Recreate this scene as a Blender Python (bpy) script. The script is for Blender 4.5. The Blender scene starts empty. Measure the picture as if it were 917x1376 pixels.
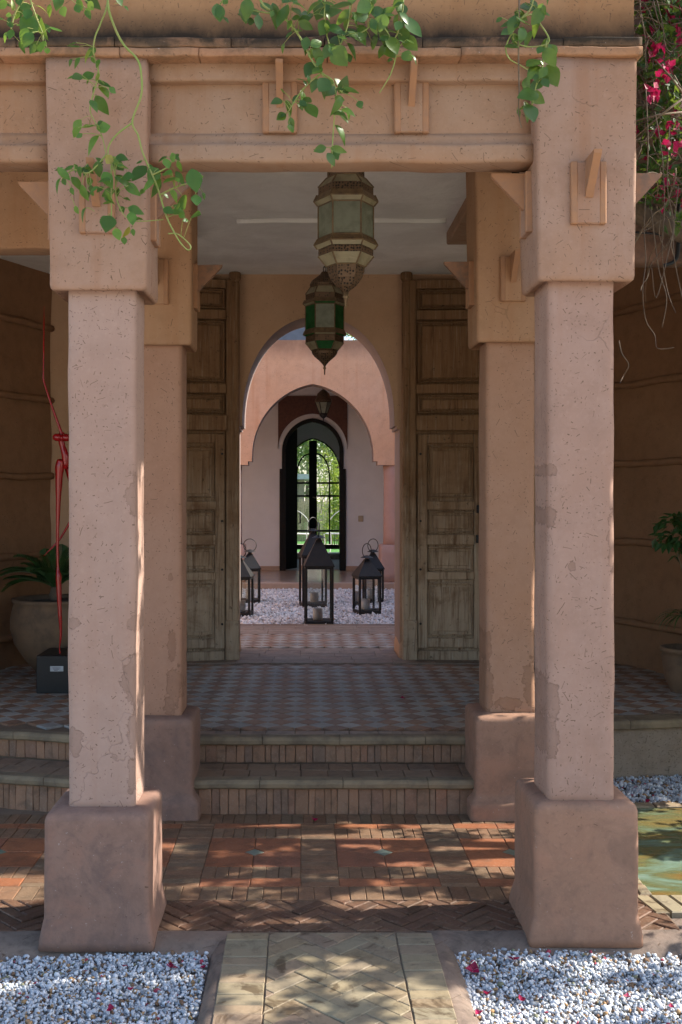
import bpy, bmesh, math, random
import numpy as np
from mathutils import Vector, Matrix, noise as mnoise

random.seed(7); np.random.seed(7)
S = bpy.context.scene
COL = S.collection
R = math.radians
PI = math.pi

# ------------------------------------------------------------------ camera
F, VX, VY, CH = 1440.0, 407.0, 662.0, 1.55      # focal (photo px), vanishing point, eye height
cam = bpy.data.cameras.new('camera')
cam.sensor_fit = 'VERTICAL'; cam.sensor_height = 36.0
cam.lens = F / 1376 * 36
cam.shift_x = (458.5 - VX) / 1376
cam.shift_y = -(688 - VY) / 1376
cam.clip_start = 0.05; cam.clip_end = 2000
camo = bpy.data.objects.new('camera', cam); COL.objects.link(camo)
camo.location = (0, 0, CH); camo.rotation_euler = (R(90), 0, 0)
S.camera = camo

# ------------------------------------------------------------------ light
SUN_EL, SUN_AZ = R(38), R(8)                    # elevation, angle from +X towards +Y
sd = Vector((math.cos(SUN_EL)*math.cos(SUN_AZ), math.cos(SUN_EL)*math.sin(SUN_AZ), math.sin(SUN_EL)))
W = bpy.data.worlds.new('World'); S.world = W; W.use_nodes = True
wn = W.node_tree
sky = wn.nodes.new('ShaderNodeTexSky'); sky.sky_type = 'NISHITA'; sky.sun_disc = False
sky.sun_elevation = SUN_EL; sky.sun_rotation = PI/2 - SUN_AZ
sky.air_density = 1.0; sky.dust_density = 1.5; sky.ozone_density = 1.0
bg = wn.nodes['Background']; bg.inputs[1].default_value = 0.15
wn.links.new(sky.outputs[0], bg.inputs[0])
sl = bpy.data.lights.new('sun', 'SUN'); sl.energy = 4.6; sl.angle = R(0.55); sl.color = (1.0, 0.93, 0.82)
so = bpy.data.objects.new('sun', sl); COL.objects.link(so); so.location = (8, 4, 10)
so.rotation_euler = sd.to_track_quat('Z', 'Y').to_euler()
vs = S.view_settings
vs.view_transform = 'Standard'; vs.look = 'None'; vs.gamma = 1; vs.use_curve_mapping = False
vs.exposure = 1.32
S.cycles.max_bounces = 6; S.cycles.diffuse_bounces = 4; S.cycles.glossy_bounces = 2; S.cycles.transmission_bounces = 4; S.cycles.transparent_max_bounces = 14
S.cycles.use_denoising = True; S.cycles.adaptive_threshold = .02
S.cycles.caustics_reflective = False; S.cycles.caustics_refractive = False

# ------------------------------------------------------------------ helpers
def at(px, py, Y):
    return Vector(((px-VX)*Y/F, Y, CH + (VY-py)*Y/F))
def gx(px, Y): return (px-VX)*Y/F
def gz(py, Y): return CH + (VY-py)*Y/F

def mesh(name, v, f, smooth=False):
    m = bpy.data.meshes.new(name)
    m.from_pydata([tuple(p) for p in v], [], [tuple(q) for q in f])
    if smooth: m.polygons.foreach_set('use_smooth', [True]*len(m.polygons))
    m.update(); return m
def wpos(o):
    p = Vector((0, 0, 0))
    while o is not None: p += o.location; o = o.parent
    return p
def tag(o, label=None, cat=None, group=None, kind=None):
    if label: o['label'] = label
    if cat: o['category'] = cat
    if group: o['group'] = group
    if kind: o['kind'] = kind
    return o
def ob(name, data, mat=None, parent=None, world=True, loc=None):
    o = bpy.data.objects.new(name, data); COL.objects.link(o)
    if data is not None and mat is not None:
        if not data.materials: data.materials.append(mat)
    if parent is not None:
        o.parent = parent
        if loc is not None: o.location = loc
        elif world: o.location = -wpos(parent)
    elif loc is not None: o.location = loc
    return o
def thing(name, loc, label, cat, group=None):
    o = ob(name, None, loc=loc); o.empty_display_size = .1
    return tag(o, label, cat, group)
def struct(name, data, mat):
    return tag(ob(name, data, mat), kind='structure')
def copy_tree(o, parent=None):
    c = o.copy(); COL.objects.link(c); c.parent = parent
    for ch in list(o.children): copy_tree(ch, c)
    return c

class MB:
    """collects geometry for one mesh"""
    def __init__(s): s.v = []; s.f = []
    def add(s, v, f):
        n = len(s.v); s.v += [tuple(p) for p in v]; s.f += [tuple(i+n for i in q) for q in f]; return s
    def box(s, x0, x1, y0, y1, z0, z1, b=0.0):
        if b <= 0:
            v = [(x, y, z) for z in (z0, z1) for y in (y0, y1) for x in (x0, x1)]
            return s.add(v, [(0,2,3,1),(4,5,7,6),(0,1,5,4),(2,6,7,3),(0,4,6,2),(1,3,7,5)])
        b = min(b, (x1-x0)*.45, (y1-y0)*.45, (z1-z0)*.45)
        X = (x0, x1); Y = (y0, y1); Z = (z0, z1); idx = {}; v = []
        for i in (0,1):
            for j in (0,1):
                for k in (0,1):
                    sx, sy, sz = (1-2*i)*b, (1-2*j)*b, (1-2*k)*b
                    for a, p in enumerate(((X[i], Y[j]+sy, Z[k]+sz), (X[i]+sx, Y[j], Z[k]+sz), (X[i]+sx, Y[j]+sy, Z[k]))):
                        idx[i,j,k,a] = len(v); v.append(p)
        f = []
        I = lambda i,j,k,a: idx[i,j,k,a]
        for i in (0,1):
            q = [I(i,0,0,0), I(i,1,0,0), I(i,1,1,0), I(i,0,1,0)]; f.append(q if i else q[::-1])
            q = [I(0,i,0,1), I(1,i,0,1), I(1,i,1,1), I(0,i,1,1)]; f.append(q if not i else q[::-1])
            q = [I(0,0,i,2), I(1,0,i,2), I(1,1,i,2), I(0,1,i,2)]; f.append(q if i else q[::-1])
        for i in (0,1):
            for j in (0,1):
                f.append([I(i,j,0,0), I(i,j,0,1), I(i,j,1,1), I(i,j,1,0)])
                f.append([I(i,0,j,0), I(i,0,j,2), I(i,1,j,2), I(i,1,j,0)])
                f.append([I(0,i,j,1), I(0,i,j,2), I(1,i,j,2), I(1,i,j,1)])
        for i in (0,1):
            for j in (0,1):
                for k in (0,1): f.append([I(i,j,k,0), I(i,j,k,1), I(i,j,k,2)])
        return s.add(v, f)
    def tube(s, pts, rad, n=6, cap=True):
        pts = [Vector(p) for p in pts]; m = len(pts)
        if not hasattr(rad, '__len__'): rad = [rad]*m
        v = []; f = []; up = Vector((0, 0, 1)); prev = None
        for i, p in enumerate(pts):
            t = (pts[min(i+1, m-1)] - pts[max(i-1, 0)])
            if t.length < 1e-9: t = Vector((0, 0, 1))
            t.normalize()
            if prev is None:
                a = t.cross(up)
                if a.length < .05: a = t.cross(Vector((1, 0, 0)))
            else:
                a = prev - t*prev.dot(t)
            a.normalize(); prev = a; b = t.cross(a)
            for k in range(n):
                w = 2*PI*k/n
                v.append(p + (a*math.cos(w) + b*math.sin(w))*rad[i])
        for i in range(m-1):
            for k in range(n):
                k2 = (k+1) % n
                f.append((i*n+k, i*n+k2, (i+1)*n+k2, (i+1)*n+k))
        if cap: f.append(tuple(range(n))[::-1]); f.append(tuple((m-1)*n+k for k in range(n)))
        return s.add(v, f)
    def lathe(s, prof, n=24, c=(0, 0, 0), rot=0.0, capped=True):
        v = []; f = []; m = len(prof)
        for r, z in prof:
            for k in range(n):
                w = 2*PI*k/n + rot
                v.append((c[0]+r*math.cos(w), c[1]+r*math.sin(w), c[2]+z))
        for i in range(m-1):
            for k in range(n):
                k2 = (k+1) % n
                f.append((i*n+k, i*n+k2, (i+1)*n+k2, (i+1)*n+k))
        if capped: f.append(tuple(range(n))[::-1]); f.append(tuple((m-1)*n+k for k in range(n)))
        return s.add(v, f)
    def fix(s):
        """make normals consistent"""
        bm = bmesh.new(); m = mesh('t', s.v, s.f); bm.from_mesh(m); bpy.data.meshes.remove(m)
        bmesh.ops.recalc_face_normals(bm, faces=bm.faces); return bm
    def build(s, name, mat, parent=None, smooth=False, world=True, loc=None, fix=True):
        if fix:
            bm = s.fix(); m = bpy.data.meshes.new(name); bm.to_mesh(m); bm.free()
            if smooth: m.polygons.foreach_set('use_smooth', [True]*len(m.polygons))
        else: m = mesh(name, s.v, s.f, smooth)
        return ob(name, m, mat, parent, world, loc)

def fnoise(p, sc, seed=0.0):
    return mnoise.noise(Vector((p[0]*sc+seed, p[1]*sc-seed*.7, p[2]*sc+seed*.3)))

def loft(rings, ns=6, nc=4, dz=None, amp=.004, sc=6.0, seed=0.0, rot=0.0):
    """rings: (z, x0, x1, y0, y1, r) rounded rectangles; subdivided in z to about dz; noise on the surface."""
    full = []
    for a, b in zip(rings, rings[1:]):
        h = abs(b[0]-a[0]); k = max(1, int(h/dz)) if dz else 1
        for i in range(k):
            t = i/k; full.append([a[j]+(b[j]-a[j])*t for j in range(6)])
    full.append(list(rings[-1]))
    v = []; f = []; n = None
    for z, x0, x1, y0, y1, r in full:
        pts = []
        cs = [(x1-r, y0+r, -PI/2), (x1-r, y1-r, 0), (x0+r, y1-r, PI/2), (x0+r, y0+r, PI)]
        for q, (cx, cy, a0) in enumerate(cs):
            arc = [(cx+r*math.cos(a0+PI/2*i/nc), cy+r*math.sin(a0+PI/2*i/nc)) for i in range(nc+1)]
            pts += arc
            nx, ny, na = cs[(q+1) % 4]
            e = (nx+r*math.cos(na), ny+r*math.sin(na)); st = arc[-1]
            for i in range(1, ns):
                t = i/ns; pts.append((st[0]+(e[0]-st[0])*t, st[1]+(e[1]-st[1])*t))
        n = len(pts)
        cx, cy = (x0+x1)/2, (y0+y1)/2
        for x, y in pts:
            p = Vector((x, y, z)); d = Vector((x-cx, y-cy, 0)); d.normalize()
            a = fnoise(p, sc, seed)*amp + fnoise(p, sc*.35, seed+9)*amp*1.3 + fnoise(p, sc*4, seed+3)*amp*.25
            v.append(p + d*a + Vector((0, 0, fnoise(p, sc, seed+20)*amp*.8)))
    m = len(full)
    for i in range(m-1):
        for k in range(n):
            k2 = (k+1) % n
            f.append((i*n+k, i*n+k2, (i+1)*n+k2, (i+1)*n+k))
    f.append(tuple(range(n))[::-1]); f.append(tuple((m-1)*n+k for k in range(n)))
    return v, f

def clip(poly, x0, x1, y0, y1):
    def cut(P, ins, inter):
        out = []
        for i in range(len(P)):
            a, b = P[i-1], P[i]
            if ins(b):
                if not ins(a): out.append(inter(a, b))
                out.append(b)
            elif ins(a): out.append(inter(a, b))
        return out
    def mk(ax, val, sgn):
        ins = lambda p: sgn*(p[ax]-val) >= -1e-9
        def inter(a, b):
            t = (val-a[ax])/(b[ax]-a[ax]); return (a[0]+(b[0]-a[0])*t, a[1]+(b[1]-a[1])*t)
        return ins, inter
    P = poly
    for ax, val, sg in ((0, x0, 1), (0, x1, -1), (1, y0, 1), (1, y1, -1)):
        if not P: return []
        P = cut(P, *mk(ax, val, sg))
    return P
def area(P): return abs(sum(P[i-1][0]*P[i][1]-P[i][0]*P[i-1][1] for i in range(len(P))))/2
def inset(P, d):
    """shrink a convex ccw polygon"""
    n = len(P); out = []
    for i in range(n):
        a, b, c = P[i-1], P[i], P[(i+1) % n]
        e1 = (b[0]-a[0], b[1]-a[1]); e2 = (c[0]-b[0], c[1]-b[1])
        l1 = math.hypot(*e1) or 1e-9; l2 = math.hypot(*e2) or 1e-9
        n1 = (-e1[1]/l1, e1[0]/l1); n2 = (-e2[1]/l2, e2[0]/l2)
        k = 1 + n1[0]*n2[0]+n1[1]*n2[1]
        if k < .15: k = .15
        out.append((b[0]+(n1[0]+n2[0])*d/k, b[1]+(n1[1]+n2[1])*d/k))
    return out
def prism(P, w0, w1, bev=.004, gap=.003, tilt=.0, mapf=None, rnd=0.0):
    """polygon P (u,v) raised from w0 to w1 with a worn top edge"""
    if sum(P[i-1][0]*P[i][1]-P[i][0]*P[i-1][1] for i in range(len(P))) < 0: P = P[::-1]
    # drop tiny edges
    Q = []
    for p in P:
        if not Q or math.hypot(p[0]-Q[-1][0], p[1]-Q[-1][1]) > .004: Q.append(p)
    if len(Q) > 2 and math.hypot(Q[0][0]-Q[-1][0], Q[0][1]-Q[-1][1]) <= .004: Q.pop()
    P = Q
    if len(P) < 3: return None
    A = inset(P, gap); 
    if rnd: A = [(x+random.uniform(-rnd, rnd), y+random.uniform(-rnd, rnd)) for x, y in A]
    B = inset(A, bev); n = len(A)
    ta, tb = random.uniform(-tilt, tilt), random.uniform(-tilt, tilt)
    cx = sum(p[0] for p in A)/n; cy = sum(p[1] for p in A)/n
    tz = lambda p: (p[0]-cx)*ta + (p[1]-cy)*tb
    v = [(x, y, w0) for x, y in A] + [(p[0], p[1], w1-bev*.8+tz(p)) for p in A] + [(p[0], p[1], w1+tz(p)) for p in B]
    f = []
    for i in range(n):
        j = (i+1) % n
        f.append((i, j, n+j, n+i)); f.append((n+i, n+j, 2*n+j, 2*n+i))
    f.append(tuple(2*n+i for i in range(n)))
    if mapf: v = [mapf(*p) for p in v]
    return v, f
def rect(x0, x1, y0, y1): return [(x0, y0), (x1, y0), (x1, y1), (x0, y1)]
def herring(x0, x1, y0, y1, L, Wd, ang, ox=0, oy=0):
    out = []; ca, sa = math.cos(ang), math.sin(ang)
    cx, cy = (x0+x1)/2+ox, (y0+y1)/2+oy; rad = math.hypot(x1-x0, y1-y0)/2 + L*2
    nb = int(rad/L)+3; na = int(2*rad/Wd)+4
    for m in range(-nb, nb+1):
        for k in range(-na, na+1):
            bx, by = k*Wd+m*L, k*Wd-m*L
            for P in (rect(bx, bx+L, by, by+Wd), rect(bx+L, bx+L+Wd, by+Wd-L, by+Wd)):
                if math.hypot(P[0][0], P[0][1]) > rad*1.2: continue
                Q = [(cx+x*ca-y*sa, cy+x*sa+y*ca) for x, y in P]
                Q = clip(Q, x0, x1, y0, y1)
                if len(Q) >= 3 and area(Q) > Wd*Wd*.12: out.append(Q)
    return out

# ------------------------------------------------------------------ materials
def newmat(name):
    m = bpy.data.materials.new(name); m.use_nodes = True
    nt = m.node_tree; nt.nodes.clear()
    out = nt.nodes.new('ShaderNodeOutputMaterial'); b = nt.nodes.new('ShaderNodeBsdfPrincipled')
    nt.links.new(b.outputs[0], out.inputs[0])
    return m, nt, b, out
def nd(nt, typ, ins=None, **props):
    n = nt.nodes.new('ShaderNode'+typ)
    for k, v in props.items(): setattr(n, k, v)
    for k, v in (ins or {}).items():
        if isinstance(v, bpy.types.NodeSocket): nt.links.new(v, n.inputs[k])
        else: n.inputs[k].default_value = v
    return n
def math_(nt, op, a, b=None, c=None, clamp=False):
    ins = {0: a}
    if b is not None: ins[1] = b
    if c is not None: ins[2] = c
    n = nd(nt, 'Math', ins, operation=op); n.use_clamp = clamp; return n.outputs[0]
def col4(c): return (c[0], c[1], c[2], 1)
def mix(nt, fac, a, b, mode='MIX'):
    n = nt.nodes.new('ShaderNodeMix'); n.data_type = 'RGBA'; n.blend_type = mode; n.clamp_factor = True
    for i, v in ((0, fac), (6, a), (7, b)):
        if isinstance(v, bpy.types.NodeSocket): nt.links.new(v, n.inputs[i])
        elif i == 0: n.inputs[0].default_value = v
        else: n.inputs[i].default_value = col4(v)
    return n.outputs[2]
def ramp(nt, fac, stops, interp='LINEAR'):
    n = nt.nodes.new('ShaderNodeValToRGB'); n.color_ramp.interpolation = interp
    e = n.color_ramp.elements
    while len(e) < len(stops): e.new(.5)
    for i, (p, c) in enumerate(stops):
        e[i].position = p; e[i].color = col4(c) if hasattr(c, '__len__') else (c, c, c, 1)
    nt.links.new(fac, n.inputs[0]); return n.outputs[0]
def noi(nt, vec, scale, detail=4, rough=.55, dist=0.0):
    return nd(nt, 'TexNoise', {'Vector': vec, 'Scale': scale, 'Detail': detail, 'Roughness': rough, 'Distortion': dist}).outputs[0]
def smooth(nt, x, lo, hi):
    n = nd(nt, 'MapRange', {0: x, 1: lo, 2: hi, 3: 0.0, 4: 1.0}, interpolation_type='SMOOTHSTEP'); return n.outputs[0]
def rnd_val(nt):
    a = nd(nt, 'ObjectInfo').outputs['Random']; g = nd(nt, 'NewGeometry').outputs['Random Per Island']
    return math_(nt, 'FRACT', math_(nt, 'ADD', a, math_(nt, 'MULTIPLY', g, 7.31)))

def plaster(name, c1, c2, fleck=.55, blobs=(), rough=.92, bump=.5, stain=None, mott=.5, streak=0.0, fcol=(.10, .06, .038), damp=None):
    m, nt, b, out = newmat(name)
    pos = nd(nt, 'NewGeometry').outputs['Position']
    sp = nd(nt, 'SeparateXYZ', {0: pos}).outputs
    n1 = noi(nt, pos, 1.7, 7, .6, .4); n2 = noi(nt, pos, 11, 6, .65)
    n3 = noi(nt, pos, 60, 4, .6)
    c = mix(nt, smooth(nt, n1, .35, .66), c1, c2)
    c = mix(nt, math_(nt, 'MULTIPLY', smooth(nt, n2, .4, .75), mott), c, [x*.78 for x in c1])
    c = mix(nt, math_(nt, 'MULTIPLY', smooth(nt, n3, .5, .8), .3), c, [min(1, x*1.22) for x in c2])
    if streak:
        mp = nd(nt, 'Mapping', {'Vector': pos, 'Scale': (7, 7, .35)}).outputs[0]
        st = smooth(nt, noi(nt, mp, 1.6, 5, .6), .5, .72)
        c = mix(nt, math_(nt, 'MULTIPLY', st, streak), c, [c1[0]*.86, c1[1]*.72, c1[2]*.6])
    height = math_(nt, 'ADD', math_(nt, 'MULTIPLY', n2, .55), math_(nt, 'MULTIPLY', n3, .28))
    if fleck > .2:
        dp = nd(nt, 'VectorMath', {0: pos, 1: nd(nt, 'VectorMath', {0: nd(nt, 'TexNoise', {'Vector': pos, 'Scale': 7.0, 'Detail': 5.0}).outputs[1], 'Scale': .22}, operation='SCALE').outputs[0]}, operation='ADD').outputs[0]
        cr_ = nd(nt, 'TexVoronoi', {'Vector': dp, 'Scale': 2.6}, feature='DISTANCE_TO_EDGE').outputs['Distance']
        ck = math_(nt, 'MULTIPLY', math_(nt, 'SUBTRACT', 1.0, smooth(nt, cr_, .0, .009)), smooth(nt, noi(nt, pos, 2.2, 3), .58, .66))
        c = mix(nt, math_(nt, 'MULTIPLY', ck, .36), c, [x*.45 for x in c1])
        height = math_(nt, 'SUBTRACT', height, math_(nt, 'MULTIPLY', ck, .6))
    if fleck > 0:
        u = math_(nt, 'SUBTRACT', sp[0], sp[1])
        for scl, L, wd, thr in ((19.0, .019, .0008, 1.08-fleck*.75), (37.0, .009, .0009, 1.06-fleck*.75), (70.0, .0035, .0012, 1.0-fleck*.75)):
            uv = nd(nt, 'CombineXYZ', {0: u, 1: sp[2], 2: 0.0}).outputs[0]
            uv = nd(nt, 'VectorMath', {0: uv, 1: nd(nt, 'VectorMath', {0: nd(nt, 'TexNoise', {'Vector': uv, 'Scale': 30.0}).outputs[1], 'Scale': .006}, operation='SCALE').outputs[0]}, operation='ADD').outputs[0]
            vo = nd(nt, 'TexVoronoi', {'Vector': uv, 'Scale': scl, 'Randomness': 1.0}, voronoi_dimensions='2D')
            d = nd(nt, 'VectorMath', {0: uv, 1: vo.outputs['Position']}, operation='SUBTRACT').outputs[0]
            ds = nd(nt, 'SeparateXYZ', {0: d}).outputs
            cc = nd(nt, 'SeparateColor', {0: vo.outputs['Color']}).outputs
            an = math_(nt, 'MULTIPLY', cc[0], 6.283)
            ca = math_(nt, 'COSINE', an); sa = math_(nt, 'SINE', an)
            al = math_(nt, 'ABSOLUTE', math_(nt, 'ADD', math_(nt, 'MULTIPLY', ds[0], ca), math_(nt, 'MULTIPLY', ds[1], sa)))
            pe = math_(nt, 'ABSOLUTE', math_(nt, 'SUBTRACT', math_(nt, 'MULTIPLY', ds[1], ca), math_(nt, 'MULTIPLY', ds[0], sa)))
            big = math_(nt, 'MULTIPLY', noi(nt, pos, 6.0, 2), 1.1)
            k1 = math_(nt, 'LESS_THAN', al, math_(nt, 'MULTIPLY', cc[1], L))
            k2 = math_(nt, 'LESS_THAN', pe, math_(nt, 'MULTIPLY_ADD', cc[1], wd, wd*.5))
            k3 = math_(nt, 'GREATER_THAN', math_(nt, 'ADD', cc[2], math_(nt, 'SUBTRACT', big, .55)), thr)
            k = math_(nt, 'MULTIPLY', math_(nt, 'MULTIPLY', k1, k2), k3)
            c = mix(nt, math_(nt, 'MULTIPLY', k, math_(nt, 'MULTIPLY_ADD', math_(nt, 'MULTIPLY', cc[1], cc[2]), .75, .08)), c, fcol)
            height = math_(nt, 'SUBTRACT', height, math_(nt, 'MULTIPLY', k, .5))
    if blobs:
        wob = nd(nt, 'TexNoise', {'Vector': pos, 'Scale': 30.0, 'Detail': 7.0, 'Roughness': .65}).outputs[0]
        wob = math_(nt, 'MULTIPLY', math_(nt, 'SUBTRACT', wob, .5), 2.6)
        tot = None
        for bx, bz, rx, rz in blobs:
            dx = math_(nt, 'DIVIDE', math_(nt, 'SUBTRACT', sp[0], bx), rx)
            dz = math_(nt, 'DIVIDE', math_(nt, 'SUBTRACT', sp[2], bz), rz)
            q = math_(nt, 'ADD', math_(nt, 'MULTIPLY', dx, dx), math_(nt, 'MULTIPLY', dz, dz))
            q = math_(nt, 'ADD', math_(nt, 'SQRT', q), wob)
            k = math_(nt, 'SUBTRACT', 1.0, smooth(nt, q, .93, 1.03))
            e_ = math_(nt, 'SUBTRACT', 1.0, math_(nt, 'MULTIPLY', math_(nt, 'ABSOLUTE', math_(nt, 'SUBTRACT', q, .97)), 9.0), clamp=True)
            rim_ = e_ if tot is None else math_(nt, 'MAXIMUM', rim_, e_)
            tot = k if tot is None else math_(nt, 'MAXIMUM', tot, k)
        c = mix(nt, math_(nt, 'MULTIPLY', tot, math_(nt, 'MULTIPLY_ADD', n2, .9, .08)), c, [c1[0]*.70, c1[1]*.68, c1[2]*.66])
        c = mix(nt, math_(nt, 'MULTIPLY', rim_, .32), c, [c1[0]*.42, c1[1]*.38, c1[2]*.36])
        height = math_(nt, 'SUBTRACT', height, math_(nt, 'MULTIPLY', tot, 2.2))
    if stain:      # mould stain: (z0, z1, colour): full at z0, gone at z1
        z0, z1, sc_ = stain
        k = nd(nt, 'MapRange', {0: sp[2], 1: z0, 2: z1, 3: 1.0, 4: 0.0}); k.clamp = True
        mp = nd(nt, 'Mapping', {'Vector': pos, 'Scale': (1, 1, .6)}).outputs[0]
        k = math_(nt, 'MULTIPLY', k.outputs[0], math_(nt, 'MULTIPLY_ADD', noi(nt, mp, 6, 6, .7), 2.2, .15), clamp=True)
        c = mix(nt, k, c, sc_)
    if damp:       # irregular patches of grey bloom and of redder wash
        k = smooth(nt, noi(nt, pos, 5.5, 7, .75, .8), .46, .66)
        c = mix(nt, math_(nt, 'MULTIPLY', k, .75), c, damp)
        k = smooth(nt, noi(nt, pos, 34, 6, .75, .4), .50, .70)
        c = mix(nt, math_(nt, 'MULTIPLY', k, .45), c, [x*.8 for x in damp])
        k = smooth(nt, noi(nt, pos, 75, 3, .6), .69, .73)
        c = mix(nt, math_(nt, 'MULTIPLY', k, .5), c, [.42, .36, .32])
        k = smooth(nt, noi(nt, nd(nt, 'Mapping', {'Vector': pos, 'Location': (3, 1, 7)}).outputs[0], 4.2, 6, .7, .6), .50, .68)
        c = mix(nt, math_(nt, 'MULTIPLY', k, .55), c, [c2[0]*1.12, c2[1]*.98, c2[2]*.92])
    nt.links.new(c, b.inputs['Base Color'])
    b.inputs['Roughness'].default_value = rough
    b.inputs['Specular IOR Level'].default_value = .25
    bp = nd(nt, 'Bump', {'Height': height, 'Strength': bump, 'Distance': .006})
    nt.links.new(bp.outputs[0], b.inputs['Normal'])
    return m

def brick(name, stops, rough=.8, wear=.5, spec=.3, stain=None, gloss_var=0.0):
    m, nt, b, out = newmat(name)
    pos = nd(nt, 'NewGeometry').outputs['Position']
    c = ramp(nt, rnd_val(nt), stops, 'LINEAR')
    n1 = noi(nt, pos, 14, 7, .65, .6); n2 = noi(nt, pos, 90, 4, .6)
    c = mix(nt, math_(nt, 'MULTIPLY', smooth(nt, n1, .42, .72), wear), c, [.05, .036, .026])
    c = mix(nt, math_(nt, 'MULTIPLY', smooth(nt, n2, .5, .8), .35), c, [.38, .31, .24])
    if stain:
        k = smooth(nt, noi(nt, pos, 6.5, 5, .6, 1.2), .56, .66)
        c = mix(nt, math_(nt, 'MULTIPLY', k, stain), c, [.05, .027, .012])
    nt.links.new(c, b.inputs['Base Color'])
    nt.links.new(math_(nt, 'MULTIPLY_ADD', n1, gloss_var, rough-gloss_var*.5), b.inputs['Roughness'])
    b.inputs['Specular IOR Level'].default_value = spec
    h = math_(nt, 'ADD', n1, math_(nt, 'MULTIPLY', n2, .4))
    nt.links.new(nd(nt, 'Bump', {'Height': h, 'Strength': .5, 'Distance': .004}).outputs[0], b.inputs['Normal'])
    return m

def wood(name, top, low, z0, z1):
    m, nt, b, out = newmat(name)
    pos = nd(nt, 'NewGeometry').outputs['Position']; sp = nd(nt, 'SeparateXYZ', {0: pos}).outputs
    mp = nd(nt, 'Mapping', {'Vector': pos, 'Scale': (34, 34, 1.6)}).outputs[0]
    g = noi(nt, mp, 1.0, 8, .7, .6); n2 = noi(nt, pos, 3.5, 6, .65, .5)
    n5 = noi(nt, pos, 24, 5, .7)
    k = nd(nt, 'MapRange', {0: math_(nt, 'ADD', sp[2], math_(nt, 'MULTIPLY_ADD', n2, 1.6, -.8)), 1: z0, 2: z1, 3: 0.0, 4: 1.0}, interpolation_type='SMOOTHSTEP').outputs[0]
    c = mix(nt, k, low, top)
    c = mix(nt, math_(nt, 'MULTIPLY', smooth(nt, g, .45, .72), .95), c, [top[0]*.5, top[1]*.42, top[2]*.36])
    g2 = noi(nt, nd(nt, 'Mapping', {'Vector': pos, 'Scale': (90, 90, 3.0), 'Location': (2, 5, 1)}).outputs[0], 1.0, 6, .7, .3)
    c = mix(nt, math_(nt, 'MULTIPLY', smooth(nt, g2, .52, .72), math_(nt, 'MULTIPLY_ADD', k, -.45, .75)), c, [.46, .40, .31])
    c = mix(nt, math_(nt, 'MULTIPLY', smooth(nt, n2, .5, .7), .5), c, [top[0]*.6, top[1]*.5, top[2]*.4])
    c = mix(nt, math_(nt, 'MULTIPLY', smooth(nt, n5, .6, .72), .75), c, [.02, .013, .008])
    nt.links.new(c, b.inputs['Base Color']); b.inputs['Roughness'].default_value = .75
    b.inputs['Specular IOR Level'].default_value = .2
    nt.links.new(nd(nt, 'Bump', {'Height': math_(nt, 'ADD', g, math_(nt, 'MULTIPLY', n5, -.6)), 'Strength': 1.0, 'Distance': .007}).outputs[0], b.inputs['Normal'])
    return m

def simple(name, c, rough=.6, metal=0.0, spec=.4, var=.25, sc=12.0, bump=.2, c2=None, dist=.003):
    m, nt, b, out = newmat(name)
    pos = nd(nt, 'NewGeometry').outputs['Position']
    n = noi(nt, pos, sc, 6, .65, .3)
    cc = mix(nt, smooth(nt, n, .35, .7), c, c2 if c2 else [x*(1-var) for x in c])
    nt.links.new(cc, b.inputs['Base Color'])
    b.inputs['Roughness'].default_value = rough; b.inputs['Metallic'].default_value = metal
    b.inputs['Specular IOR Level'].default_value = spec
    if bump: nt.links.new(nd(nt, 'Bump', {'Height': n, 'Strength': bump, 'Distance': dist}).outputs[0], b.inputs['Normal'])
    return m

def leafmat(name, stops, trans=.35, rough=.45, tc=(.35, .45, .05)):
    m, nt, b, out = newmat(name)
    c = ramp(nt, rnd_val(nt), stops)
    pos = nd(nt, 'NewGeometry').outputs['Position']
    c = mix(nt, math_(nt, 'MULTIPLY', smooth(nt, noi(nt, pos, 40, 4), .45, .7), .3), c, [x*.6 for x in stops[0][1]])
    nt.links.new(c, b.inputs['Base Color']); b.inputs['Roughness'].default_value = rough
    b.inputs['Specular IOR Level'].default_value = .4
    t = nd(nt, 'BsdfTranslucent', {0: mix(nt, .5, c, list(tc), 'MIX')})
    ms = nd(nt, 'MixShader', {0: trans, 1: b.outputs[0], 2: t.outputs[0]})
    nt.links.new(ms.outputs[0], out.inputs[0]); return m

def attrmat(name, rough=.75, bump=0.3, sc=80.0, spec=.3):
    m, nt, b, out = newmat(name)
    a = nd(nt, 'Attribute', attribute_name='Col').outputs[0]
    pos = nd(nt, 'NewGeometry').outputs['Position']; n = noi(nt, pos, sc, 3)
    c = mix(nt, math_(nt, 'MULTIPLY', smooth(nt, n, .45, .75), .25), a, [.3, .28, .25])
    nt.links.new(c, b.inputs['Base Color']); b.inputs['Roughness'].default_value = rough
    b.inputs['Specular IOR Level'].default_value = spec
    return m

def glass(name, tint=(1, 1, 1), gloss=.12, rough=.02):
    m, nt, b, out = newmat(name)
    nt.nodes.remove(b)
    t = nd(nt, 'BsdfTransparent', {0: col4(tint)}); g = nd(nt, 'BsdfGlossy', {0: (1, 1, 1, 1), 1: rough})
    fr = nd(nt, 'Fresnel', {0: 1.45})
    k = math_(nt, 'MULTIPLY_ADD', fr.outputs[0], .9, gloss*.2, clamp=True)
    ms = nd(nt, 'MixShader', {0: k, 1: t.outputs[0], 2: g.outputs[0]})
    nt.links.new(ms.outputs[0], out.inputs[0]); return m

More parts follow.
